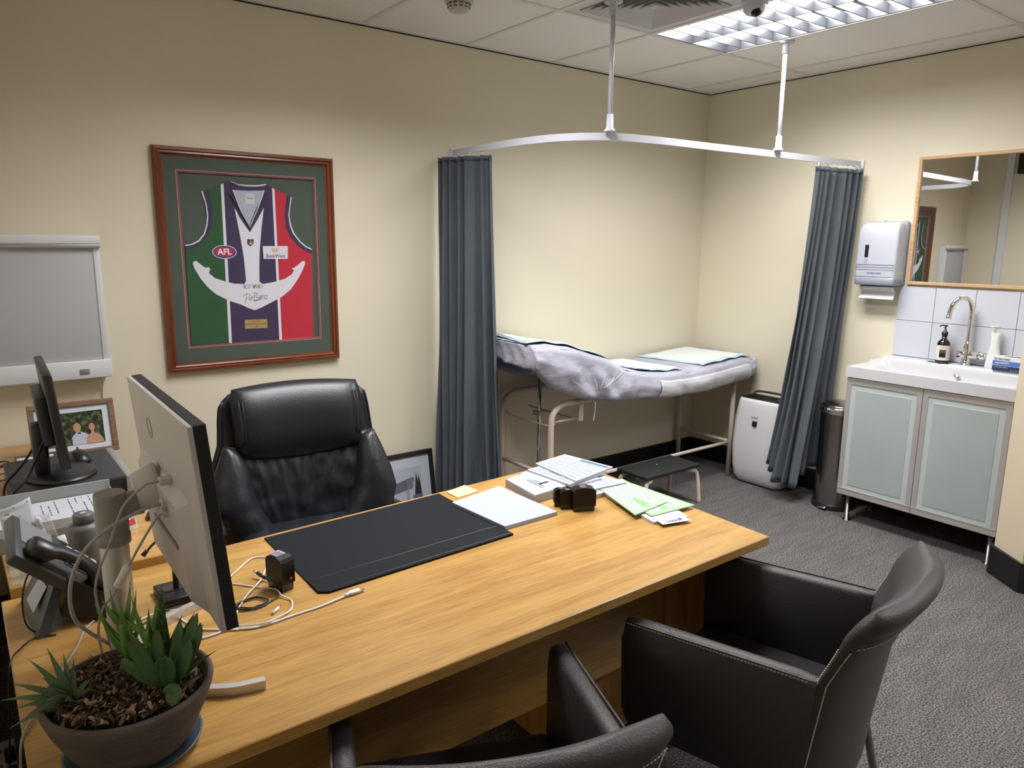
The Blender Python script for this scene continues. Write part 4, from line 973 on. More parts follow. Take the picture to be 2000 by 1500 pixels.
# booklet
q = [(-2.880, -1.500), (-2.903, -1.692), (-2.757, -1.680), (-2.745, -1.482)]
bk2 = thing('prescription_booklet', 'thick cream stapled booklet left of the form stack', 'booklet', (-2.82, -1.59, T0))
part('pages', G().prism(q, T0 + .001, T0 + .028, 'xy'), m_pagee, bk2)
cv = part('cover', G().prism(q, T0 + .028, T0 + .0292, 'xy'), m_paper, bk2)
g = G()
for k, (u0, u1) in enumerate(((.18, .82), (.22, .80), (.3, .7))): pass
for k, (v0, a, b) in enumerate(((.30, .42, .92), (.38, .46, .88), (.46, .52, .78))):
    x = a
    while x < b:
        w_ = rnd.uniform(.02, .05); qprint(g, q, T0 + .0293, x - .12, x - .12 + w_, v0 + .12, v0 + .155); x += w_ + .012
part('lettering', g, m_ink, cv)
g = G(); qprint(g, q, T0 + .0293, .60, .66, .52, .82); part('black_bar', g, m_black, cv)
# stack of blue and white forms
def form(name, q, z, th, lab, group, blue=True, rows=7, mk=m_inkb):
    t = thing(name, lab, 'papers', (quad_pt(q, .5, .5).x, quad_pt(q, .5, .5).y, z), group=group)
    part('pages', G().prism(q, z, z + th, 'xy'), m_paper, t)
    g = G(); zt = z + th
    for k in range(rows):
        v = .08 + k * .84 / rows; qprint(g, q, zt, .05, .95, v, v + .016)
    if g.v: part('ruled_line', g, mk, t)
    g = G()
    for k in range(rows):
        v = .11 + k * .84 / rows
        for j in range(2):
            x = .07
            while x < .8:
                w_ = rnd.uniform(.03, .12)
                if rnd.random() < .55: qprint(g, q, zt, x, min(x + w_, .9), v + j * .035, v + j * .035 + .010)
                x += w_ + .02
    part('small_print', g, M('print_grey', (.20, .24, .32), .7) if 'print_grey' not in bpy.data.materials else bpy.data.materials['print_grey'], t)
    if blue: g = G(); qprint(g, q, zt, .40, .97, .86, .95); part('blue_bar', g, mk, t)
    return t
ZS = T0 + .0005
form('form_pad', [(-2.800, -1.487), (-2.735, -1.775), (-2.575, -1.770), (-2.610, -1.475)], ZS, .014, 'bottom pad of white and blue forms by the back edge of the desk', 'white and blue form pads', True)
form('form_pad', [(-2.770, -1.50), (-2.70, -1.745), (-2.548, -1.76), (-2.585, -1.50)], ZS + .0145, .008, 'middle white form pad in the stack by the back edge', 'white and blue form pads', False)
sheet('folder', [(-2.80, -1.475), (-2.745, -1.69), (-2.60, -1.69), (-2.63, -1.46)], ZS + .023, ZS + .027, M('lilac_folder', (.40, .38, .50), .6), 'grey-lilac folder between the stacked form pads', 'folder')
form('form_pad', [(-2.765, -1.478), (-2.752, -1.690), (-2.545, -1.660), (-2.575, -1.450)], ZS + .0275, .008, 'white form pad second from the top of the stack', 'white and blue form pads', False)
form('form_pad', [(-2.705, -1.450), (-2.722, -1.690), (-2.505, -1.650), (-2.540, -1.425)], ZS + .036, .006, 'topmost white form pad with dark ruled rows and a blue bar', 'white and blue form pads', True, 6)
# green forms
sheet('form_sheet', [(-2.655, -1.715), (-2.725, -2.045), (-2.60, -2.075), (-2.52, -1.80)], ZS, ZS + .008, M('pale_lilac_paper', (.62, .58, .68), .7), 'pale lilac paper under the green forms', 'papers')
g = G(); q2 = [(-2.66, -2.02), (-2.69, -2.085), (-2.59, -2.115), (-2.56, -2.05)]
lg = thing('logo_sheet', 'white sheet with a small purple logo sticking out under the green forms', 'papers', (-2.62, -2.06, ZS))
part('page', G().prism([(-2.62, -1.80), (-2.722, -2.078), (-2.622, -2.105), (-2.53, -1.83)], ZS + .0085, ZS + .0095, 'xy'), m_paper, lg)
g = G().text('CARSO', (-2.672, -2.076, ZS + .0099), (.965, -.26, 0), (.26, .965, 0), .016, bold=.0004).prism([(-2.642 + .007 * math.cos(a), -2.078 + .007 * math.sin(a)) for a in [k * PI / 4 for k in range(8)]], ZS + .0096, ZS + .0099, 'xy')
part('logo', g, M('purple_ink', (.16, .04, .16), .6), lg)
def gform(q, z, lab):
    t = thing('green_form', lab, 'papers', (quad_pt(q, .5, .5).x, quad_pt(q, .5, .5).y, z), group='green forms on the desk')
    part('page', G().prism(q, z, z + .003, 'xy'), m_lgreen, t); zt = z + .003
    g = G()
    for (u0, u1, v0, v1) in ((.08, .92, .10, .22), (.08, .92, .25, .36), (.08, .60, .39, .52), (.08, .92, .58, .68), (.08, .92, .71, .86)): qprint(g, q, zt, u0, u1, v0, v1)
    part('white_box', g, m_paper, t)
    g = G(); qprint(g, q, zt, .62, .92, .39, .52); part('green_box', g, m_green, t)
    g = G()
    for k in range(16):
        v = .12 + k * .046; x = .1
        while x < .88:
            w_ = rnd.uniform(.02, .09)
            if rnd.random() < .5: qprint(g, q, zt + .0004, x, min(x + w_, .9), v, v + .008)
            x += w_ + .02
    part('small_print', g, bpy.data.materials['print_grey'], t)
gform([(-2.640, -1.715), (-2.700, -2.015), (-2.515, -2.030), (-2.520, -1.735)], ZS + .0098, 'green and white form lying at the right of the form pile')
gform([(-2.658, -1.735), (-2.742, -1.985), (-2.570, -1.965), (-2.518, -1.708)], ZS + .0133, 'topmost green and white form on the desk')

# ------------------------------------------------------------------ self-inking stamps
m_clear = M('smoky_clear_plastic', (.030, .028, .022), .25); m_stbl = M('stamp_black', (.006, .006, .007), .28, spec=.25)
m_red = M('red_dot', (.45, .03, .03), .4)
def stamp(lab, loc, rz, w_, d_, h_, dots=True, label=False):
    t = thing('rubber_stamp', lab, 'rubber stamp', loc, rz, group='self-inking stamps', world=False)
    part('base', G().box(-w_ / 2 + .002, w_ / 2 - .002, -d_ / 2 + .003, d_ / 2 - .003, 0, h_ * .36, .002), m_clear, t)
    pr_ = [(-d_ / 2, h_ * .22), (-d_ / 2, h_ * .86), (-d_ * .40, h_ * .95), (-d_ * .15, h_), (d_ * .2, h_), (d_ * .42, h_ * .94), (d_ / 2, h_ * .84), (d_ / 2, h_ * .22)]
    part('body', G().prism(pr_, -w_ / 2, w_ / 2, 'yz'), m_stbl, t)
    if not label: part('top_window', G().box(-w_ * .34, w_ * .34, -d_ * .10, d_ * .16, h_ - .001, h_ + .0006), M('window_grey', (.10, .10, .11), .2) if 'window_grey' not in bpy.data.materials else bpy.data.materials['window_grey'], t)
    if dots: part('red_button', G().lathe([(.0001, 0), (.0035, 0), (.0035, .0015), (.0001, .0018)], n=12, mat=tr(w_ * .18, -d_ / 2, h_ * .36) @ rot('X', 90)), m_red, t)
    if label:
        lp = part('label_plate', G().box(-w_ * .36, w_ * .36, -d_ * .12, d_ * .36, h_ - .0012, h_ + .0006, 0), M('lilac_label', (.45, .42, .50), .4), t)
        g = G()
        for k in range(6):
            y = -d_ * .08 + k * d_ * .07; g.box(-w_ * .3, w_ * rnd.uniform(.05, .3), y, y + d_ * .025, h_ + .0006, h_ + .001)
        part('lettering', g, m_ink, lp)
    return t
stamp('largest black self-inking stamp beside the green forms', (-2.812, -1.824, T0), 62, .040, .074, .078, False)
stamp('small black self-inking stamp with a red button, nearer of the thin pair', (-2.845, -1.785, T0), 62, .022, .05, .064)
stamp('small black self-inking stamp with a red button, farther of the thin pair', (-2.845, -1.755, T0), 62, .022, .05, .060, True)
stamp('black self-inking stamp with a printed label standing alone near the white monitor', (-3.782, -1.785, T0), -45 + 62, .038, .062, .088, True, True)

# ------------------------------------------------------------------ cables on the desk
m_wc = M('white_cable', (.70, .69, .72), .4); m_bc = M('black_cable', (.010, .010, .011), .45); m_gc = M('grey_cable', (.36, .35, .35), .5)
Zc = T0 + .003
c1 = thing('usb_cable', 'thick white display cable lying across the desk with its plug near the blotter', 'cable', (-3.8, -1.93, T0))
part('cord', G().tube(smooth_path([(-3.655, -1.921, Zc + .002), (-3.70, -1.930, Zc + .001), (-3.752, -1.938, Zc), (-3.81, -1.940, Zc), (-3.862, -1.945, Zc), (-3.905, -1.940, Zc), (-3.948, -1.918, Zc), (-4.00, -1.92, Zc), (-4.05, -1.90, Zc)], 6), .0026, 8), m_wc, c1)
part('plug', G().box(-.016, .013, -.0075, .0075, -.004, .004, .0025, mat=tr(-3.650, -1.921, Zc + .0025) @ rot('Z', 2)), m_wc, c1)
part('plug_collar', G().tube([(-3.680, -1.925, Zc + .002), (-3.664, -1.922, Zc + .002)], .0042, 8), m_wc, c1)
part('connector', G().box(-3.638, -3.626, -1.9265, -1.9155, Zc, Zc + .005, .001, 1), m_chrome, c1)
def cable(name, pts, r, m, lab, k=6):
    return solo(name, G().tube(smooth_path(pts, k), r, 8), m, lab, 'cable')
cable('charging_cable', [(-3.99, -1.70, Zc), (-3.93, -1.69, Zc), (-3.887, -1.687, Zc), (-3.832, -1.751, Zc), (-3.800, -1.80, Zc + .004), (-3.800, -1.835, Zc + .003), (-3.788, -1.868, Zc), (-3.806, -1.912, Zc), (-3.845, -1.935, Zc + .004), (-3.874, -1.946, Zc + .006), (-3.905, -1.930, Zc + .003), (-3.926, -1.905, Zc), (-3.915, -1.862, Zc), (-3.869, -1.790, Zc + .002), (-3.820, -1.74, Zc + .006), (-3.793, -1.692, Zc + .002), (-3.752, -1.612, Zc), (-3.757, -1.590, Zc), (-3.789, -1.580, Zc), (-3.84, -1.63, Zc), (-3.887, -1.684, Zc + .004)], .0019, m_wc, 'thin white looped cable lying around the lone stamp')
c3 = thing('charging_cable', 'short white cable end with a metal tip beside the thick white cable', 'cable', (-3.83, -1.89, T0))
part('plug', G().tube([(-3.846, -1.905, Zc + .001), (-3.826, -1.888, Zc + .001)], .0034, 8), m_wc, c3); part('connector', G().tube([(-3.826, -1.888, Zc + .001), (-3.818, -1.881, Zc + .001)], .0022, 6), m_chrome, c3)
c4 = thing('usb_cable', 'black coiled cable with a plug behind the lone stamp', 'cable', (-3.85, -1.82, T0))
pts = [(-3.800, -1.722, Zc + .006), (-3.797, -1.75, Zc), (-3.792, -1.785, Zc), (-3.805, -1.828, Zc), (-3.840, -1.850, Zc)]
for k in range(26):
    a = -.9 - k * .62; r = 1 - .010 * k; pts.append((-3.868 + .040 * r * math.cos(a) * (1 if k % 2 else .95), -1.832 + .028 * r * math.sin(a) + .001 * (k % 3), Zc + .0012 * (k % 4)))
pts += [(-3.92, -1.80, Zc), (-3.97, -1.76, Zc)]
part('cord', G().tube(smooth_path(pts, 5), .0018, 7), m_bc, c4)
part('plug', G().tube([(-3.801, -1.728, Zc + .006), (-3.812, -1.700, Zc + .012)], .0045, 8), m_black, c4)
part('connector', G().tube([(-3.812, -1.700, Zc + .012), (-3.817, -1.688, Zc + .014)], .0035, 6), m_chrome, c4)

# ------------------------------------------------------------------ white monitor on an aluminium stand
mo = thing('white_monitor', 'large white-backed monitor with a black front edge, seen from behind', 'monitor', (-4.10, -1.96, T0))
Wv = Vector((.0185, .9998, 0)).normalized(); Uv = Vector((-.084, .0, .9965)).normalized(); Nv = Wv.cross(Uv).normalized()
if Nv.x < 0: Nv = -Nv
MC = (Vector((-4.038, -2.266, .921)) + Vector((-4.058, -1.726, 1.28))) / 2
MM = Matrix((( Wv.x, Nv.x, Uv.x, MC.x), (Wv.y, Nv.y, Uv.y, MC.y), (Wv.z, Nv.z, Uv.z, MC.z), (0, 0, 0, 1)))
hw_, hh_ = .27, .181
m_mback = M('warm_white_plastic', (.50, .47, .47), .45)
part('back_cover', G().box(-hw_, hw_, -.012, -.003, -hh_, hh_, .0015, 1, mat=MM), m_mback, mo)
part('bezel', G().box(-hw_, hw_, -.003, .017, -hh_, hh_, .001, 1, mat=MM), m_blackm, mo)
part('screen', G().box(-hw_ + .008, hw_ - .008, .0165, .0178, -hh_ + .012, hh_ - .008, mat=MM), m_screen, mo)
bp = [[(-.19, -.012, .03), (.24, -.012, .03), (.24, -.012, -.1795), (-.19, -.012, -.1795)], [(-.15, -.028, .01), (.20, -.028, .01), (.19, -.028, -.172), (-.14, -.028, -.172)]]
hb = part('rear_housing', G().loft(bp, True, True, False, mat=MM), m_mback, mo)
part('rear_slot', G().box(-.10, .10, -.0305, -.029, -.085, -.075, mat=MM), m_grey, hb)
g = G().tube([MM @ Vector((.085 + .020 * math.cos(a * PI / 12), -.0125, .105 + .020 * math.sin(a * PI / 12))) for a in range(24)], .0012, 5, closed=True)
part('round_emblem', g, M('emblem_grey', (.38, .36, .36), .4), mo)
hub = MM @ Vector((.06, -.030, -.005)); hub2 = MM @ Vector((.06, -.062, -.008))
part('pivot', G().tube([hub + Nv * .01, hub, hub2], [.045, .042, .034], 24), m_mback, mo)
PX, PY = -4.152, -1.938
part('arm', G().box(-4.165, hub2.x + .012, -1.955, hub2.y + .022, 1.045, 1.085, .004), m_grey, mo)
part('pillar', G().lathe([(.0001, .008), (.0255, .008), (.0255, .31), (.0001, .31)], (PX, PY, T0), 32), m_alu, mo, sharp=40)
part('pillar_sleeve', G().lathe([(.0001, .28), (.0285, .28), (.0285, .362), (.027, .365), (.0001, .365)], (PX, PY, T0), 32), m_grey, mo, sharp=40)
part('pillar_collar', G().lathe([(.0262, .262), (.030, .264), (.030, .281), (.0285, .283)], (PX, PY, T0), 32, caps=False), m_grey, mo)
fp = smooth_path([(-3.953, -2.170, 0), (-4.02, -2.150, 0), (-4.10, -2.085, 0), (-4.147, -1.99, 0), (-4.150, -1.92, 0), (-4.115, -1.855, 0), (-4.045, -1.805, 0), (-3.955, -1.765, 0)], 6)
rings = []
for i, p in enumerate(fp):
    t_ = (fp[min(i + 1, len(fp) - 1)] - fp[max(i - 1, 0)]).normalized(); s_ = Vector((-t_.y, t_.x, 0)) * .008
    rings.append([p + s_ + Vector((0, 0, T0 + .0005)), p + s_ + Vector((0, 0, T0 + .019)), p - s_ + Vector((0, 0, T0 + .019)), p - s_ + Vector((0, 0, T0 + .0005))])
part('curved_foot', G().loft(rings, True, True, False), m_alu, mo)
for k, (z_) in enumerate((1.133, 1.090, 1.072)): part('port', G().box(-4.085, -4.06, -2.058 + .0, -2.035, z_ - .006, z_ + .006, .001, 1), m_mback, mo)
cable('monitor_cable', [(-4.070, -2.046, 1.089), (-4.10, -2.05, 1.090), (-4.124, -2.05, 1.084), (-4.171, -2.05, 1.066), (-4.213, -2.05, 1.033), (-4.237, -2.05, .987), (-4.243, -2.05, .941), (-4.237, -2.05, .905), (-4.215, -2.045, .872), (-4.18, -2.02, .82), (-4.172, -1.985, .76), (-4.18, -1.92, Zc + .001), (-4.20, -1.85, Zc)], .0034, m_gc, 'thickest pale grey cable looping down from the back of the white monitor')
cable('monitor_cable', [(-4.070, -2.046, 1.133), (-4.095, -2.05, 1.134), (-4.112, -2.05, 1.130), (-4.147, -2.05, 1.099), (-4.173, -2.05, 1.038), (-4.193, -2.05, .994), (-4.203, -2.05, .958), (-4.201, -2.05, .918), (-4.19, -2.04, .86), (-4.185, -2.02, .80), (-4.19, -1.98, Zc), (-4.22, -1.93, Zc)], .0022, m_gc, 'thin grey cable arching from the top port of the white monitor')
c5 = thing('monitor_cable', 'pale cable with a white ferrite bead hanging in front of the aluminium pillar', 'cable', (-4.16, -2.05, T0))
part('cord', G().tube(smooth_path([(-4.068, -2.046, 1.074), (-4.085, -2.05, 1.072), (-4.100, -2.05, 1.059), (-4.134, -2.05, 1.008), (-4.159, -2.05, .965), (-4.178, -2.05, .936), (-4.196, -2.05, .916), (-4.205, -2.045, .87), (-4.20, -2.03, .80), (-4.205, -1.99, Zc), (-4.23, -1.95, Zc)], 6), .0024, 8), m_gc, c5)
part('ferrite_bead', G().tube([(-4.147, -2.05, .987), (-4.149, -2.05, .984), (-4.167, -2.05, .953), (-4.169, -2.05, .950)], [.006, .0085, .0085, .006], 12), m_wc, c5)
cable('desk_cable', [(-4.175, -1.70, Zc), (-4.199, -1.737, Zc), (-4.221, -1.802, Zc), (-4.258, -1.886, Zc), (-4.300, -1.985, Zc), (-4.332, -2.062, Zc + .002), (-4.3425, -2.09, T0 - .03), (-4.347, -2.10, .60), (-4.37, -2.0, .35), (-4.40, -1.7, .12), (-4.42, -1.3, .02), (-4.42, -1.12, .02)], .0026, m_gc, 'grey cable running off the left edge of the desk past the plant')
cable('desk_cable', [(-4.10, -1.76, Zc), (-4.06, -1.752, Zc + .002), (-4.02, -1.765, Zc + .003), (-4.02, -1.80, Zc), (-4.0, -1.87, Zc), (-3.97, -1.90, Zc), (-3.93, -1.93, Zc)], .0022, m_wc, 'white cable curling behind the monitor foot')
cable('desk_cable', [(-4.13, -1.80, Zc), (-4.08, -1.775, Zc), (-4.03, -1.757, Zc + .006), (-3.97, -1.75, Zc), (-3.93, -1.74, Zc)], .0020, m_bc, 'black cable behind the monitor foot by the headset stand')

# ------------------------------------------------------------------ headset and stand
hs = thing('headset_stand', 'black headset cradle with a square base behind the white monitor', 'headset stand', (-4.0, -1.68, T0))
part('base', G().box(-4.040, -3.955, -1.735, -1.630, T0 + .0005, T0 + .020, .004), m_black, hs)
part('base_tray', G().prism(rrect(0, 0, .028, .016, .012, 0, 4) and [(-3.997 + x, -1.672 + y) for x, y, _ in rrect(0, 0, .030, .018, .012, 0, 4)], T0 + .020, T0 + .0215, 'xy'), m_screen, hs)
part('post', G().box(-4.004, -3.992, -1.686, -1.676, T0 + .018, .885, .002), m_black, hs)
hd = thing('headset', 'black telephone headset with a microphone boom hanging on its stand', 'headset', (-4.01, -1.68, .86))
part('earpiece', G().lathe([(.0001, -.012), (.018, -.012), (.022, -.006), (.022, .008), (.017, .014), (.0001, .014)], n=20, mat=tr(-4.012, -1.69, .897) @ rot('Y', 75)), m_black, hd)
part('headband', G().tube(smooth_path([(-4.008, -1.69, .915), (-4.004, -1.69, .94), (-3.98, -1.68, .953), (-3.955, -1.67, .94), (-3.950, -1.665, .90)], 5), .005, 8), m_black, hd)
part('mic_boom', G().tube(smooth_path([(-4.018, -1.695, .890), (-4.038, -1.70, .884), (-4.052, -1.70, .872), (-4.060, -1.70, .864)], 5), .0028, 7), m_black, hd)
part('microphone', G().tube([(-4.056, -1.70, .869), (-4.066, -1.70, .858)], [.0045, .006], 10), m_black, hd)
part('cradle_lip', G().box(-4.020, -3.985, -1.70, -1.672, .868, .876, .003), m_black, hd)

# ------------------------------------------------------------------ desk telephone
ph = thing('desk_telephone', 'black office telephone on a tilted stand with its handset facing the camera', 'telephone', (-4.22, -1.66, T0))
Pu = Vector((.150, .02, -.150)).normalized(); Pn = Vector((.68, -.16, .70)); Pw = Pn.cross(Pu).normalized(); Pn = Pu.cross(Pw).normalized()
if Pn.z < 0: Pn = -Pn
if Pw.y < 0: Pw = -Pw
PCt = Vector((-4.222, -1.615, .850))
PM = Matrix(((Pu.x, Pw.x, Pn.x, PCt.x), (Pu.y, Pw.y, Pn.y, PCt.y), (Pu.z, Pw.z, Pn.z, PCt.z), (0, 0, 0, 1)))
part('body', G().box(-.122, .115, -.085, .095, -.016, .012, .006, mat=PM), m_dgrey, ph)
part('display', G().box(-.105, -.025, -.015, .085, .012, .0135, mat=PM), M('lcd_grey', (.22, .24, .25), .2), ph)
kp = part('keypad_panel', G().box(.0, .105, -.02, .085, .012, .0135, mat=PM), m_black, ph)
for i in range(4):
    for j in range(3): part('key', G().box(.010 + i * .022, .026 + i * .022, -.010 + j * .028, .010 + j * .028, .0135, .018, .002, 1, mat=PM), M('key_grey', (.40, .40, .41), .4) if 'key_grey' not in bpy.data.materials else bpy.data.materials['key_grey'], ph)
part('lower_body', G().loft([[(-4.235, -1.60, T0 + .03), (-4.15, -1.60, T0 + .002), (-4.135, -1.60, .785), (-4.215, -1.60, .85)], [(-4.235, -1.70, T0 + .03), (-4.15, -1.705, T0 + .002), (-4.135, -1.70, .78), (-4.215, -1.70, .845)]], True, True, False), m_black, ph)
hs_ = part('handset', G().loft([[PM @ Vector((u, -.055 + w_ * math.cos(a), zc_ + h_ * math.sin(a))) for a in [k * PI / 6 for k in range(12)]] for u, w_, h_, zc_ in ((-.105, .018, .008, .030), (-.098, .028, .020, .030), (-.06, .028, .021, .032), (-.045, .020, .014, .044), (0, .018, .012, .050), (.04, .020, .014, .044), (.055, .028, .021, .032), (.095, .028, .020, .030), (.103, .018, .008, .030))]), m_black, ph)
for (a, b) in (((-4.315, -1.56), (-4.262, -1.71)), ):
    part('stand', G().loft([[(-4.300, -1.50, T0 + .001), (-4.286, -1.50, T0 + .001), (-4.235, -1.52, .84), (-4.249, -1.52, .84)], [(-4.285, -1.715, T0 + .001), (-4.262, -1.715, T0 + .001), (-4.215, -1.665, .835), (-4.235, -1.665, .835)]], True, True, False), m_dgrey, ph)
    part('stand', G().loft([[(-4.225, -1.55, .80), (-4.215, -1.55, .81), (-4.165, -1.55, T0 + .001), (-4.18, -1.55, T0 + .001)], [(-4.225, -1.665, .80), (-4.215, -1.665, .81), (-4.165, -1.675, T0 + .001), (-4.18, -1.675, T0 + .001)]], True, True, False), m_dgrey, ph)
sp_ = part('label_sticker', G().loft([[(-4.2895, -1.58, .770), (-4.2595, -1.585, .818)], [(-4.2835, -1.655, .765), (-4.2520, -1.640, .812)]], False, False, False), m_paper, ph)
g = G()
cable('phone_cord', [(-4.262, -1.665, .875), (-4.285, -1.68, .865), (-4.300, -1.69, .82), (-4.300, -1.69, .765), (-4.285, -1.685, Zc + .002), (-4.262, -1.70, Zc)], .0018, m_bc, 'black handset cord bending down beside the telephone')
cable('phone_cord', [(-4.25, -1.72, Zc), (-4.29, -1.71, Zc), (-4.315, -1.74, Zc), (-4.333, -1.78, Zc + .001), (-4.342, -1.80, T0 - .03), (-4.36, -1.80, .5)], .0018, m_bc, 'black cord running from the telephone over the left desk edge')

# ------------------------------------------------------------------ things on the return desk
R0 = RD
pc = thing('desktop_computer', 'flat black and silver desktop computer box under the small black monitor', 'computer', (-4.12, -.81, R0))
PCZ = .845
part('case', G().box(-4.275, -3.975, -.992, -.615, R0 + .001, PCZ - .003, .003), m_black, pc)
part('side_panel', G().box(-3.978, -3.955, -.997, -.610, R0 + .001, PCZ, .003), m_silver, pc)
part('top_cover', G().box(-4.275, -3.978, -.992, -.615, PCZ - .003, PCZ, .001, 1), M('satin_black', (.020, .021, .026), .35), pc)
part('front_vent', G().box(-4.15, -4.0, -.9935, -.990, .785, .80), m_dgrey, pc)
bm2 = thing('black_monitor', 'small black monitor seen edge-on on the side desk', 'monitor', (-4.14, -.86, PCZ))
part('base', G().lathe([(.0001, .0005), (.098, .0005), (.098, .006), (.088, .012), (.05, .017), (.0001, .018)], (-4.137, -.86, PCZ), 40, 1, 1.2), m_black, bm2)
part('column', G().box(-4.205, -4.165, -.895, -.835, PCZ + .012, 1.02, .01, 3), m_black, bm2)
part('neck', G().box(-4.20, -4.145, -.89, -.84, .955, 1.015, .008), m_black, bm2)
TM = tr(-4.140, -.815, 1.045) @ rot('Z', -2) @ rot('Y', -5)
bz_ = part('bezel', G().box(-.012, .012, -.215, .215, -.143, .143, .004, mat=TM), m_black, bm2)
part('screen', G().box(.0115, .0128, -.200, .200, -.128, .130, mat=TM), M('off_screen', (.05, .048, .045), .18, coat=.4), bm2)
part('rear_housing', G().box(-.042, -.010, -.13, .13, -.085, .065, .006, mat=TM), m_black, bm2)
cable('monitor_cable', [(-4.175, -.90, .97), (-4.205, -.94, .92), (-4.235, -.985, .88), (-4.27, -1.0, .85), (-4.29, -.995, .80), (-4.325, -.97, R0 + .004), (-4.37, -.95, .70), (-4.38, -.90, .4)], .0036, m_bc, 'thick black power cord dropping from the small black monitor')
cable('monitor_cable', [(-4.19, -.85, .955), (-4.225, -.84, .90), (-4.25, -.84, .87), (-4.285, -.88, .84), (-4.30, -.93, R0 + .02), (-4.345, -.96, .745), (-4.37, -.97, .6)], .0036, m_bc, 'black video cord behind the small black monitor')
for i, (y_, l_) in enumerate(((-.50, 'nearer'), (-.43, 'farther'))):
    cable('network_cable', [(-4.24, y_, R0 + .004), (-4.28, y_ - .02, R0 + .006 + .004 * i), (-4.32, y_ - .05, R0 + .005), (-4.365, y_ - .06, .70), (-4.40, y_ - .06, .5)], .003, M('blue_cable_' + l_, (.02, .08, .25), .4), l_ + ' blue network cable trailing over the left end of the side desk')
cable('black_cable', [(-4.23, -.30, R0 + .004), (-4.26, -.33, R0 + .004), (-4.30, -.31, R0 + .006), (-4.31, -.27, R0 + .008), (-4.27, -.26, R0 + .006), (-4.25, -.30, R0 + .010), (-4.29, -.34, R0 + .006), (-4.325, -.35, R0 + .004)], .0028, m_bc, 'looped black cord beside the network box by the wall')
ro = thing('network_box', 'small grey network box with a white label by the wall', 'network box', (-4.19, -.42, R0))
part('case', G().box(-4.235, -4.10, -.56, -.40, R0 + .001, R0 + .052, .003), m_dgrey, ro)
part('label', G().box(-4.23, -4.12, -.465, -.435, R0 + .052, R0 + .0526), M('label_cream', (.6, .58, .52), .6), ro)
ms = thing('computer_mouse', 'black computer mouse parked on top of the desktop computer', 'computer mouse', (-4.065, -.72, PCZ))
part('shell', G().loft([[(-4.068 + rx * math.cos(a), y, PCZ + .002 + max(0, rz_ * math.sin(a))) for a in [k * PI / 10 for k in range(20)]] for y, rx, rz_ in ((-.776, .008, .006), (-.770, .022, .018), (-.745, .030, .030), (-.715, .031, .034), (-.685, .028, .028), (-.665, .018, .014), (-.660, .006, .005))]), m_black, ms)
part('scroll_wheel', G().tube([(-4.071, -.680, PCZ + .029), (-4.065, -.680, PCZ + .029)], .007, 12), m_dgrey, ms)

# family photo in a walnut frame
pf = thing('photo_frame', 'walnut photo frame with a wedding portrait standing on the side desk', 'photo frame', (-4.035, -.30, R0))
FM = tr(-4.033, -.318, R0 + .003) @ rot('X', -14)
w2, h2 = .143, .206
for (x0, x1, z0, z1) in ((-w2, w2, 0, .020), (-w2, w2, h2 - .020, h2), (-w2, -w2 + .020, .02, h2 - .02), (w2 - .020, w2, .02, h2 - .02)):
    part('frame_rail', G().box(x0, x1, -.008, .010, z0, z1, .002, 1, mat=FM), m_walnut, pf)
part('mount', G().box(-w2 + .018, w2 - .018, .0, .002, .018, h2 - .018, mat=FM), M('cool_white_mount', (.62, .68, .76), .6), pf)
part('easel_back', G().box(-w2 + .01, w2 - .01, .004, .009, .01, h2 - .01, mat=FM), m_black, pf)
px0, px1, pz0, pz1 = -.098, .100, .040, .165
pic = part('picture', G().box(px0, px1, -.001, .0, pz0, pz1, mat=FM), M('foliage_print', (.012, .028, .010), .5, var=.5, vscale=70, col2=(.16, .20, .08), thresh=(.45, .75)), pf)
def fl2(name, poly, m, y=-.0014, par=pic): return part(name, G().prism(poly, y, y - .0004, 'xz', mat=FM), m, par)
ov = lambda cx, cz, rx, rz, n=20: [(cx + rx * math.cos(2 * PI * k / n), cz + rz * math.sin(2 * PI * k / n)) for k in range(n)]
m_skin = M('print_skin', (.50, .27, .18), .6); m_hair = M('print_hair', (.05, .025, .012), .6)
fl2('printed_shirt', [(-.010, pz0), (.050, pz0), (.050, .070), (.036, .082), (.018, .090), (.004, .086), (-.01, .07)], M('print_shirt', (.50, .50, .68), .6), -.0012)
fl2('printed_bow_tie', [(.010, .084), (.020, .088), (.020, .080), (.010, .082)], m_black, -.0018)
fl2('printed_face', ov(.010, .105, .013, .018), m_skin, -.0018)
fl2('printed_hair', ov(.0605, .110, .0155, .0165), m_hair, -.0016)
fl2('printed_shoulders', [(.036, pz0), (.096, pz0), (.092, .058), (.082, .072), (.068, .078), (.060, .080), (.052, .078), (.042, .070), (.037, .055)], m_skin, -.0016)
fl2('printed_dress', [(.038, pz0), (.086, pz0), (.084, .052), (.070, .049), (.056, .052), (.040, .055)], M('print_dress', (.48, .32, .20), .6), -.0022)
fl2('printed_neck', [(.054, .076), (.067, .076), (.065, .092), (.056, .092)], m_skin, -.0020)
fl2('printed_face', ov(.0595, .1025, .0105, .0140), m_skin, -.0024)
fl2('printed_smile', [(.053, .098), (.057, .0955), (.062, .0955), (.066, .098), (.0595, .0970)], m_white, -.0029)
for ex in (.0555, .0635): fl2('printed_eye', ov(ex, .106, .0012, .0009, 8), m_hair, -.0029)

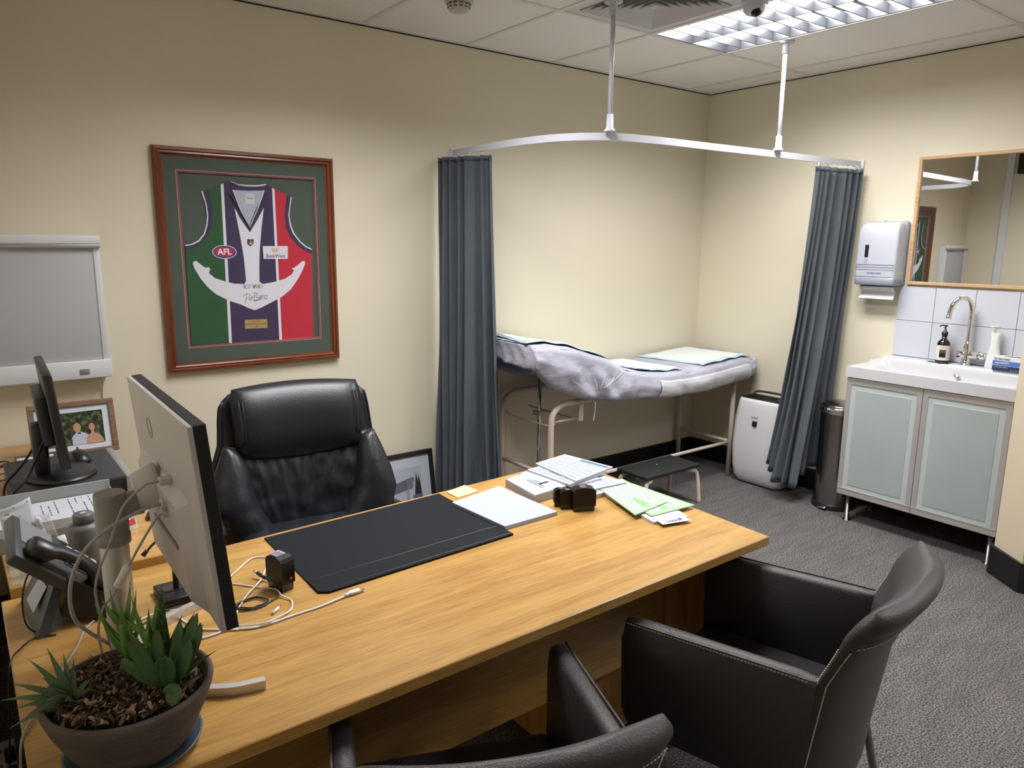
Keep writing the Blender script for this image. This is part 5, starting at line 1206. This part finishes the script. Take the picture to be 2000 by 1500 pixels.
# letter tray with paper
tr_ = thing('letter_tray', 'grey letter tray holding printed paper on the side desk', 'letter tray', (-4.17, -1.13, R0))
m_tray = M('grey_tray', (.33, .34, .34), .5)
part('back_wall', G().box(-4.325, -4.030, -1.036, -1.032, R0, .856, .001, 1), m_tray, tr_)
part('side_wall', G().box(-4.034, -4.030, -1.225, -1.034, R0, .835, .001, 1), m_tray, tr_); part('side_wall', G().box(-4.325, -4.321, -1.225, -1.034, R0, .835, .001, 1), m_tray, tr_)
part('front_wall', G().box(-4.325, -4.030, -1.228, -1.224, R0 + .004, .800, .001, 1), M('tray_front', (.26, .24, .21), .4), tr_)
part('floor', G().box(-4.325, -4.030, -1.226, -1.034, R0, R0 + .004), m_tray, tr_)
pq_ = [(-4.319, -1.040), (-4.319, -1.222), (-4.036, -1.222), (-4.036, -1.040)]
pp = thing('paper_stack', 'printed white paper lying in the grey letter tray', 'papers', (-4.17, -1.13, R0 + .005))
part('pages', G().prism(pq_, R0 + .0045, .822, 'xy'), m_paper, pp)
g = G()
for k in range(14):
    u = .06 + k * .032; v = .06
    if k in (4, 8): continue
    while v < .9:
        w_ = rnd.uniform(.05, .25)
        if rnd.random() < .7: P = [(lerp(-4.31, -4.05, u * 2 % 1), lerp(-1.045, -1.215, v))]; g.box(lerp(-4.30, -4.06, k / 14), lerp(-4.30, -4.06, k / 14) + .0025, lerp(-1.045, -1.215, min(v + w_, .95)), lerp(-1.045, -1.215, v), .822, .8223)
        v += w_ + .05
part('small_print', g, m_ink, pp)

# clear organiser with pens and leaflet
og = thing('desk_organiser', 'clear acrylic pen organiser on the left edge of the side desk', 'organiser', (-4.26, -1.35, R0))
m_acr = M('clear_acrylic', (.85, .88, .88), .05, alpha=.22, coat=1); OX0, OX1, OY0, OY1 = -4.310, -4.205, -1.455, -1.245
for (a, b, c_, d) in ((OX0, OX1, OY0, OY0 + .003), (OX0, OX1, OY1 - .003, OY1), (OX0, OX0 + .003, OY0 + .003, OY1 - .003), (OX1 - .003, OX1, OY0 + .003, OY1 - .003), (OX0 + .003, OX1 - .003, -1.352, -1.349)):
    part('wall', G().box(a, b, c_, d, R0, .852, .0006, 1), m_acr, og)
part('base', G().box(OX0, OX1, OY0, OY1, R0, R0 + .003), m_acr, og)
def pen(lab, a, b, m1, m2, r=.0042):
    t = thing('pen', lab, 'pen', a); A_, B_ = Vector(a), Vector(b)
    part('barrel', G().tube([A_, A_.lerp(B_, .75)], r, 10), m1, t); part('cap', G().tube([A_.lerp(B_, .70), A_.lerp(B_, .98), B_], [r * 1.15, r * 1.1, r * .5], 10), m2, t)
pen('red-tipped pen in the clear organiser', (-4.285, -1.42, R0 + .005), (-4.297, -1.40, .885), m_white, m_red)
pen('blue pen in the clear organiser', (-4.270, -1.40, R0 + .005), (-4.302, -1.41, .862), M('blue_pen', (.02, .03, .30), .3), M('blue_cap', (.02, .03, .30), .3), .004)
pen('white marker in the clear organiser', (-4.215, -1.29, R0 + .005), (-4.238, -1.325, .872), m_white, m_white, .006)
pen('black pen in the clear organiser', (-4.222, -1.38, R0 + .005), (-4.212, -1.36, .830), m_black, m_black, .004)
lf = thing('leaflet', 'folded white medical leaflet curling out of the clear organiser', 'leaflet', (-4.27, -1.33, R0 + .004))
lfm = lambda u, v: Vector((lerp(-4.305, -4.235, u) - .012 * v, -1.305 - .010 * math.sin(PI * u) - .035 * (1 - v) + .004, lerp(R0 + .006, .922, v) - .022 * (1 - u) * v * (1 if v > .8 else 0)))
o = part('page', G().grid(lfm, 10, 14), m_paper, lf); sold(o, .0008)
g = G()
for (v, u0, u1, h_) in ((.95, .45, .92, .012), (.80, .15, .85, .02), (.74, .25, .6, .008), (.60, .1, .9, .003), (.45, .15, .85, .003), (.30, .1, .8, .003)):
    a, b = lfm(u0, v), lfm(u1, v); c_, d = lfm(u1, v + h_), lfm(u0, v + h_); off = Vector((0, -.0012, 0)); g.loft([[a + off, b + off], [d + off, c_ + off]], False, False, False)
part('small_print', g, m_ink, lf)
# small items lying around the organiser
so = thing('tape_dispenser', 'small white and black tape dispenser beside the organiser', 'tape dispenser', (-4.185, -1.275, R0))
part('body', G().lathe([(.0001, -.010), (.018, -.010), (.019, -.006), (.019, .006), (.018, .010), (.0001, .010)], n=20, mat=tr(-4.185, -1.275, R0 + .02) @ rot('Y', 80)), m_white, so)
part('wheel', G().lathe([(.0001, -.012), (.012, -.012), (.012, .012), (.0001, .012)], n=16, mat=tr(-4.185, -1.275, R0 + .022) @ rot('Y', 80)), m_black, so)
solo('correction_pen', G().tube([(-4.175, -1.36, R0 + .006), (-4.150, -1.345, R0 + .007), (-4.143, -1.341, R0 + .007)], [.006, .006, .002], 10), m_white, 'short white correction pen lying by the grey bottle', 'pen')
bt = thing('grey_bottle', 'matt grey flask with a screw cap standing behind the telephone', 'bottle', (-4.148, -1.432, R0))
c = (-4.148, -1.432, R0); m_bot = M('matt_grey', (.115, .115, .12), .45)
part('bottle', G().lathe([(.0001, .0005), (.034, .0005), (.037, .004), (.037, .104), (.033, .112), (.024, .117), (.0001, .118)], c, 32), m_bot, bt)
part('cap', G().lathe([(.0001, .116), (.0235, .116), (.0235, .138), (.021, .142), (.0001, .142)], c, 28), m_bot, bt)
part('cap_tip', G().box(c[0] - .006, c[0] + .006, c[1] - .003, c[1] + .003, R0 + .142, R0 + .1432), m_whitep, bt)
idc = thing('badge_holder', 'clear plastic badge holder with a red and white card on the side desk', 'badge holder', (-4.02, -1.24, R0))
IM = tr(-4.022, -1.245, R0 + .001) @ rot('Z', 20) @ rot('X', -22)
part('sleeve', G().box(-.030, .030, -.0015, .0015, 0, .092, .001, 1, mat=IM), m_acr, idc)
cdd = part('card', G().box(-.024, .024, -.0022, -.0016, .008, .062, mat=IM), m_paper, idc)
part('red_field', G().prism([(-.024, .020), (.024, .034), (.024, .014), (-.024, .012)], -.0023, -.0028, 'xz', mat=IM), m_red, cdd)
part('lettering', G().box(-.020, -.005, -.0028, -.0023, .048, .052, mat=IM).box(-.020, -.010, -.0028, -.0023, .041, .044, mat=IM), m_ink, cdd)
part('prop', G().box(-.02, .02, .010, .013, 0, .07, mat=IM), m_acr, idc)
solo('binder_clip', G().prism([(-3.965, R0 + .001), (-3.930, R0 + .001), (-3.955, R0 + .022)], -1.19, -1.165, 'xz'), m_black, 'small black binder clip beside the badge holder', 'clip')

# ------------------------------------------------------------------ black framed print on the floor
fp_ = thing('framed_print', 'black framed black-and-white building print leaning on the wall by the left curtain', 'framed picture', (-2.54, -.06, 0))
QM = tr(-2.545, -.105, .002) @ rot('X', -9)
w3, h3 = .242, .440
for (x0, x1, z0, z1) in ((-w3, w3, 0, .026), (-w3, w3, h3 - .026, h3), (-w3, -w3 + .026, .026, h3 - .026), (w3 - .026, w3, .026, h3 - .026)):
    part('frame_rail', G().box(x0, x1, -.010, .010, z0, z1, .002, 1, mat=QM), m_black, fp_)
mt = part('mount', G().box(-w3 + .02, w3 - .02, -.002, .003, .02, h3 - .02, mat=QM), M('pale_mount', (.45, .48, .55), .6), fp_)
pc_ = part('picture', G().box(-.17, .158, -.0032, -.002, .07, .355, mat=QM), M('print_sky', (.36, .40, .48), .6), fp_)
def f3(name, poly, col, y): part(name, G().prism(poly, y, y - .0004, 'xz', mat=QM), M('print_tone', col, .6), pc_)
f3('printed_wall', [(-.17, .07), (.158, .07), (.158, .16), (-.17, .16)], (.02, .022, .035), -.0036)
f3('printed_roof', [(-.17, .25), (.11, .30), (.112, .29), (.10, .24), (-.17, .20)], (.04, .045, .06), -.0036)
f3('printed_upper_wall', [(-.17, .20), (.06, .235), (.06, .29), (-.17, .245)], (.10, .11, .14), -.0042)
f3('printed_column', [(.06, .09), (.078, .09), (.078, .24), (.06, .24)], (.25, .27, .30), -.0046)
f3('printed_tower', [(.062, .235), (.105, .245), (.105, .30), (.062, .295)], (.13, .14, .17), -.0046)
f3('printed_tree', [(.112, .20), (.155, .20), (.150, .27), (.142, .31), (.136, .27), (.128, .325), (.120, .27)], (.012, .014, .015), -.0044)
f3('printed_sign', [(.095, .13), (.135, .13), (.135, .175), (.095, .175)], (.24, .27, .36), -.0050)
f3('printed_awning', [(.10, .18), (.158, .18), (.158, .205), (.10, .20)], (.09, .10, .20), -.0048)
f3('printed_window', [(.0, .10), (.04, .10), (.04, .15), (.0, .15)], (.2, .21, .23), -.0042)
part('backing', G().box(-w3 + .01, w3 - .01, .004, .008, .01, h3 - .01, mat=QM), m_black, fp_)

# ------------------------------------------------------------------ floor items left of the desk
ps = thing('power_board', 'white power board with a red switch on the floor by the desk leg', 'power board', (-4.372, -1.02, 0))
part('housing', G().box(-4.40, -4.342, -1.16, -.90, .001, .038, .006), m_white, ps)
for k in range(3): part('switch', G().box(-4.392, -4.378, -1.13 + k * .08, -1.112 + k * .08, .037, .042, .001, 1), m_red, ps)
for k in range(2): part('plug', G().box(-4.372, -4.345, -1.135 + k * .1, -1.10 + k * .1, .038, .075, .006), m_black, ps)


# ------------------------------------------------------------------ potted succulents
m_clay = M('weathered_clay', (.10, .075, .062), .85, bump=.25, bscale=60, var=.28, vscale=14, stretch=(1, 1, 4))
m_clayi = M('clay_inside', (.07, .05, .04), .9)
PC0 = (-4.186, -2.206)
sc_ = thing('saucer', 'slate blue plastic saucer under the clay bowl', 'saucer', (PC0[0], PC0[1], T0))
part('dish', G().lathe([(.0001, .0005), (.085, .0005), (.104, .010), (.106, .014), (.102, .014), (.084, .006), (.0001, .006)], (PC0[0], PC0[1], T0), 44), M('slate_blue', (.045, .065, .085), .4), sc_)
pl = thing('potted_succulents', 'weathered clay bowl planted with green succulents and bark chips', 'potted plant', (PC0[0], PC0[1], T0 + .0065))
SZ = T0 + .0065
part('bowl', G().lathe([(.0001, 0), (.078, 0), (.088, .010), (.104, .040), (.118, .070), (.128, .098), (.130, .108), (.127, .112), (.121, .112), (.118, .104), (.108, .088), (.0001, .086)], (PC0[0], PC0[1], SZ), 56), m_clay, pl)
def soil(u, v):
    a = 2 * PI * u; r = .1165 * v; x, y = PC0[0] + r * math.cos(a), PC0[1] + r * math.sin(a)
    return Vector((x, y, SZ + .096 + .006 * noise.noise(Vector((x * 40, y * 40, 0))) * (v < .98) + .012 * (1 - v * v)))
part('soil', G().grid(soil, 48, 14), M('dark_soil', (.014, .010, .008), .95, bump=.8, bscale=120), pl)
rb = random.Random(21)
def chips(n, m, seed, lo, hi):
    g = G(); r_ = random.Random(seed)
    for k in range(n):
        a = r_.uniform(0, 2 * PI); r = .106 * math.sqrt(r_.random()); x, y = PC0[0] + r * math.cos(a), PC0[1] + r * math.sin(a)
        z = SZ + .108 + r_.uniform(-.002, .014) * (1 - (r / .11) ** 2 * .6)
        l = r_.uniform(lo, hi); w_ = r_.uniform(.15, .42) * l; h_ = r_.uniform(.0006, .0016)
        mt_ = tr(x, y, z) @ Euler((r_.uniform(-.9, .9), r_.uniform(-.9, .9), r_.uniform(0, 6.3))).to_matrix().to_4x4()
        vs = [(-l / 2, 0, 0), (-l * .3, w_ / 2, h_), (l * .3, w_ / 2 * r_.uniform(.4, 1), -h_), (l / 2, 0, h_ * 2), (l * .25, -w_ / 2, 0), (-l * .3, -w_ / 2 * r_.uniform(.4, 1), h_)]
        vs2 = [(x_, y_, z_ + h_ * 1.6) for x_, y_, z_ in vs]
        g.loft([vs, vs2], True, True, False, mat=mt_)
    part('bark_mulch', g, m, pl, kind='stuff')
chips(620, M('dark_bark', (.045, .024, .014), .9), 2, .006, .020); chips(420, M('mid_bark', (.17, .105, .066), .9), 3, .006, .022); chips(300, M('pale_bark', (.38, .27, .185), .85), 4, .006, .020)
g = G(); r_ = random.Random(9)
for k in range(70):
    a = r_.uniform(1.2, 4.0); r = r_.uniform(.03, .10); x, y = PC0[0] + r * math.cos(a), PC0[1] + r * math.sin(a)
    p = Vector((x, y, SZ + .108)); pts = [p]
    d = Vector((r_.uniform(-1, 1), r_.uniform(-1, 1), r_.uniform(.1, .8))).normalized()
    for s in range(5): d = (d + Vector((r_.uniform(-.6, .6), r_.uniform(-.6, .6), r_.uniform(-.6, .35)))).normalized(); p = p + d * .008; pts.append(p)
    g.tube(pts, .0009, 4)
part('dry_roots', g, M('dry_root', (.11, .065, .045), .9), pl, kind='stuff')
rA = Vector((.796, -.606, 0)); dA = Vector((.606, .796, 0)); zA = Vector((0, 0, 1))
def leaf(base, tip, w_, th, bend, m, fold=.35, blunt=.0, tw=None):
    "tapered fleshy leaf; base/tip in world, bend = outward/upward bow vector"
    b, e = Vector(base), Vector(tip); ctl = (b + e) / 2 + Vector(bend); n = 12; rings = []
    face = Vector(tw) if tw is not None else Vector((-.35, -.75, .55))
    for i in range(n + 1):
        t = i / n; p = (1 - t) ** 2 * b + 2 * t * (1 - t) * ctl + t * t * e
        d = (2 * (1 - t) * (ctl - b) + 2 * t * (e - ctl)).normalized()
        s = d.cross(face).normalized(); nn = s.cross(d).normalized()
        if blunt: pw = (min(1, .45 + t * 1.3)) * math.sqrt(max(0, 1 - max(0, (t - .70) / .30) ** 2.2))
        else: pw = min(1, .7 + t * 1.5) * (1 - t ** 1.6)
        W = max(.0006, w_ * pw / 2); T = max(.0005, th * (1 - t * .8) / 2)
        rings.append([p + s * W + nn * fold * W, p + s * W * .5 + nn * (fold * .25 * W + T * .5), p + nn * (T * .3), p - s * W * .5 + nn * (fold * .25 * W + T * .5), p - s * W + nn * fold * W, p - s * W * .5 - nn * T, p - nn * T * 1.5, p + s * W * .5 - nn * T])
    part('leaf', G().loft(rings), m, pl)
def loc(a, c_, z): return Vector((PC0[0], PC0[1], SZ + .10)) + rA * a + dA * c_ + zA * z
g1 = M('grey_green_leaf', (.11, .165, .095), .55, var=.25, vscale=30); g2 = M('dark_green_leaf', (.075, .155, .058), .45, var=.3, vscale=30)
g3 = M('bright_green_leaf', (.14, .28, .065), .45, var=.25, vscale=40); g4 = M('spotted_leaf', (.032, .10, .024), .45, var=.2, vscale=130, col2=(.16, .26, .07), thresh=(.55, .66)); g5 = M('yellow_leaf', (.26, .26, .09), .6)
# A haworthia rosette, left front
A0 = loc(-.066, -.045, .004)
for (da, dc, dz, w_, m_, bz__) in ((-.085, -.01, .040, .015, g2, .012), (-.075, .02, .062, .015, g2, .012), (-.052, .03, .078, .015, g2, .01), (-.030, .035, .066, .013, g2, .01), (-.098, -.02, .018, .014, g2, .016), (-.072, -.045, -.012, .014, g1, .014),
        (-.050, -.03, .045, .017, g1, .012), (-.030, -.02, .058, .018, g1, .01), (-.008, -.015, .064, .018, g1, .006), (.016, -.01, .062, .015, g1, .006), (.034, -.012, .050, .014, g1, .008), (.046, -.02, .058, .010, g1, .006), (-.040, -.05, .014, .018, g1, .014), (-.010, -.045, .036, .020, g1, .012), (.014, -.04, .032, .016, g1, .012), (-.062, -.035, .016, .015, g1, .014), (.002, .01, .072, .013, g2, .004), (-.020, -.03, .046, .020, g1, .01)):
    leaf(A0, A0 + rA * da + dA * dc + zA * dz, w_, .006, zA * bz__, m_)
leaf(A0 + rA * .02 - dA * .03, A0 + rA * .004 - dA * .066 - zA * .020, .010, .003, zA * .012, g5)
# B and C upright aloe shoots at the back
def shoot(base, tips, h_, m_):
    part('stem', G().tube(smooth_path([base - zA * .012, base + zA * h_ * .5, base + zA * h_], 4), [.005] * 4 + [.008] * 5, 10), m_, pl)
    for i, (da, dc, dz) in enumerate(tips):
        b = base + zA * (h_ * (.3 + .7 * i / len(tips))); leaf(b, base + zA * h_ + rA * da + dA * dc + zA * dz, .013, .006, rA * da * .25 - zA * .004, m_)
shoot(loc(-.030, .055, .004), [(-.034, -.008, .020), (.030, .0, .012), (-.046, 0, .036), (.026, .0, .060), (-.018, 0, .060), (.004, -.012, .050), (.012, .01, .070), (-.028, -.01, .052)], .085, g3)
shoot(loc(.012, .052, .002), [(-.040, -.004, .030), (.026, 0, .030), (.034, 0, .046), (-.020, -.006, .066), (.020, 0, .062), (.004, 0, .040), (-.052, 0, .038)], .075, g3)
# D tall spotted leaves
D0 = loc(.040, .045, .0)
for (da, dc, dz, w_) in ((.004, .0, .118, .030), (-.016, -.012, .078, .022), (.030, .01, .078, .020), (.052, .01, .082, .020), (.020, -.02, .070, .022), (.070, .0, .070, .018)):
    leaf(D0, D0 + rA * da + dA * dc + zA * dz * 1.32, w_ * 1.1, .010, rA * (-.004), g4)
# E tongue-leaved cluster, right
E0 = loc(.068, -.012, .006)
for (da, dc, dz, w_, be) in ((-.034, -.02, .088, .026, -.010), (-.058, -.01, .052, .018, -.008), (.016, -.03, .066, .030, .006), (.044, -.01, .080, .022, .014), (.058, .0, .100, .018, .016), (.020, .02, .092, .020, .004), (-.012, .01, .084, .022, -.004), (.046, .02, .105, .018, .006), (-.030, .02, .060, .018, -.01), (.030, .03, .075, .02, .01), (.004, -.02, .060, .022, 0)):
    leaf(E0, E0 + rA * da * 1.1 + dA * dc + zA * dz * 1.22, w_ * .92, .008, rA * be * 1.3, g2, .45, 1)
leaf(E0 - dA * .02, E0 + rA * .034 - dA * .055 + zA * .010, .024, .009, zA * .038 + rA * .024, g2, .4, 1)
leaf(E0 + rA * .02, E0 + rA * .060 + zA * .030, .012, .005, zA * .0, g5)
leaf(E0, E0 + rA * .076 + dA * .02 + zA * .060, .012, .005, zA * .01, g2)
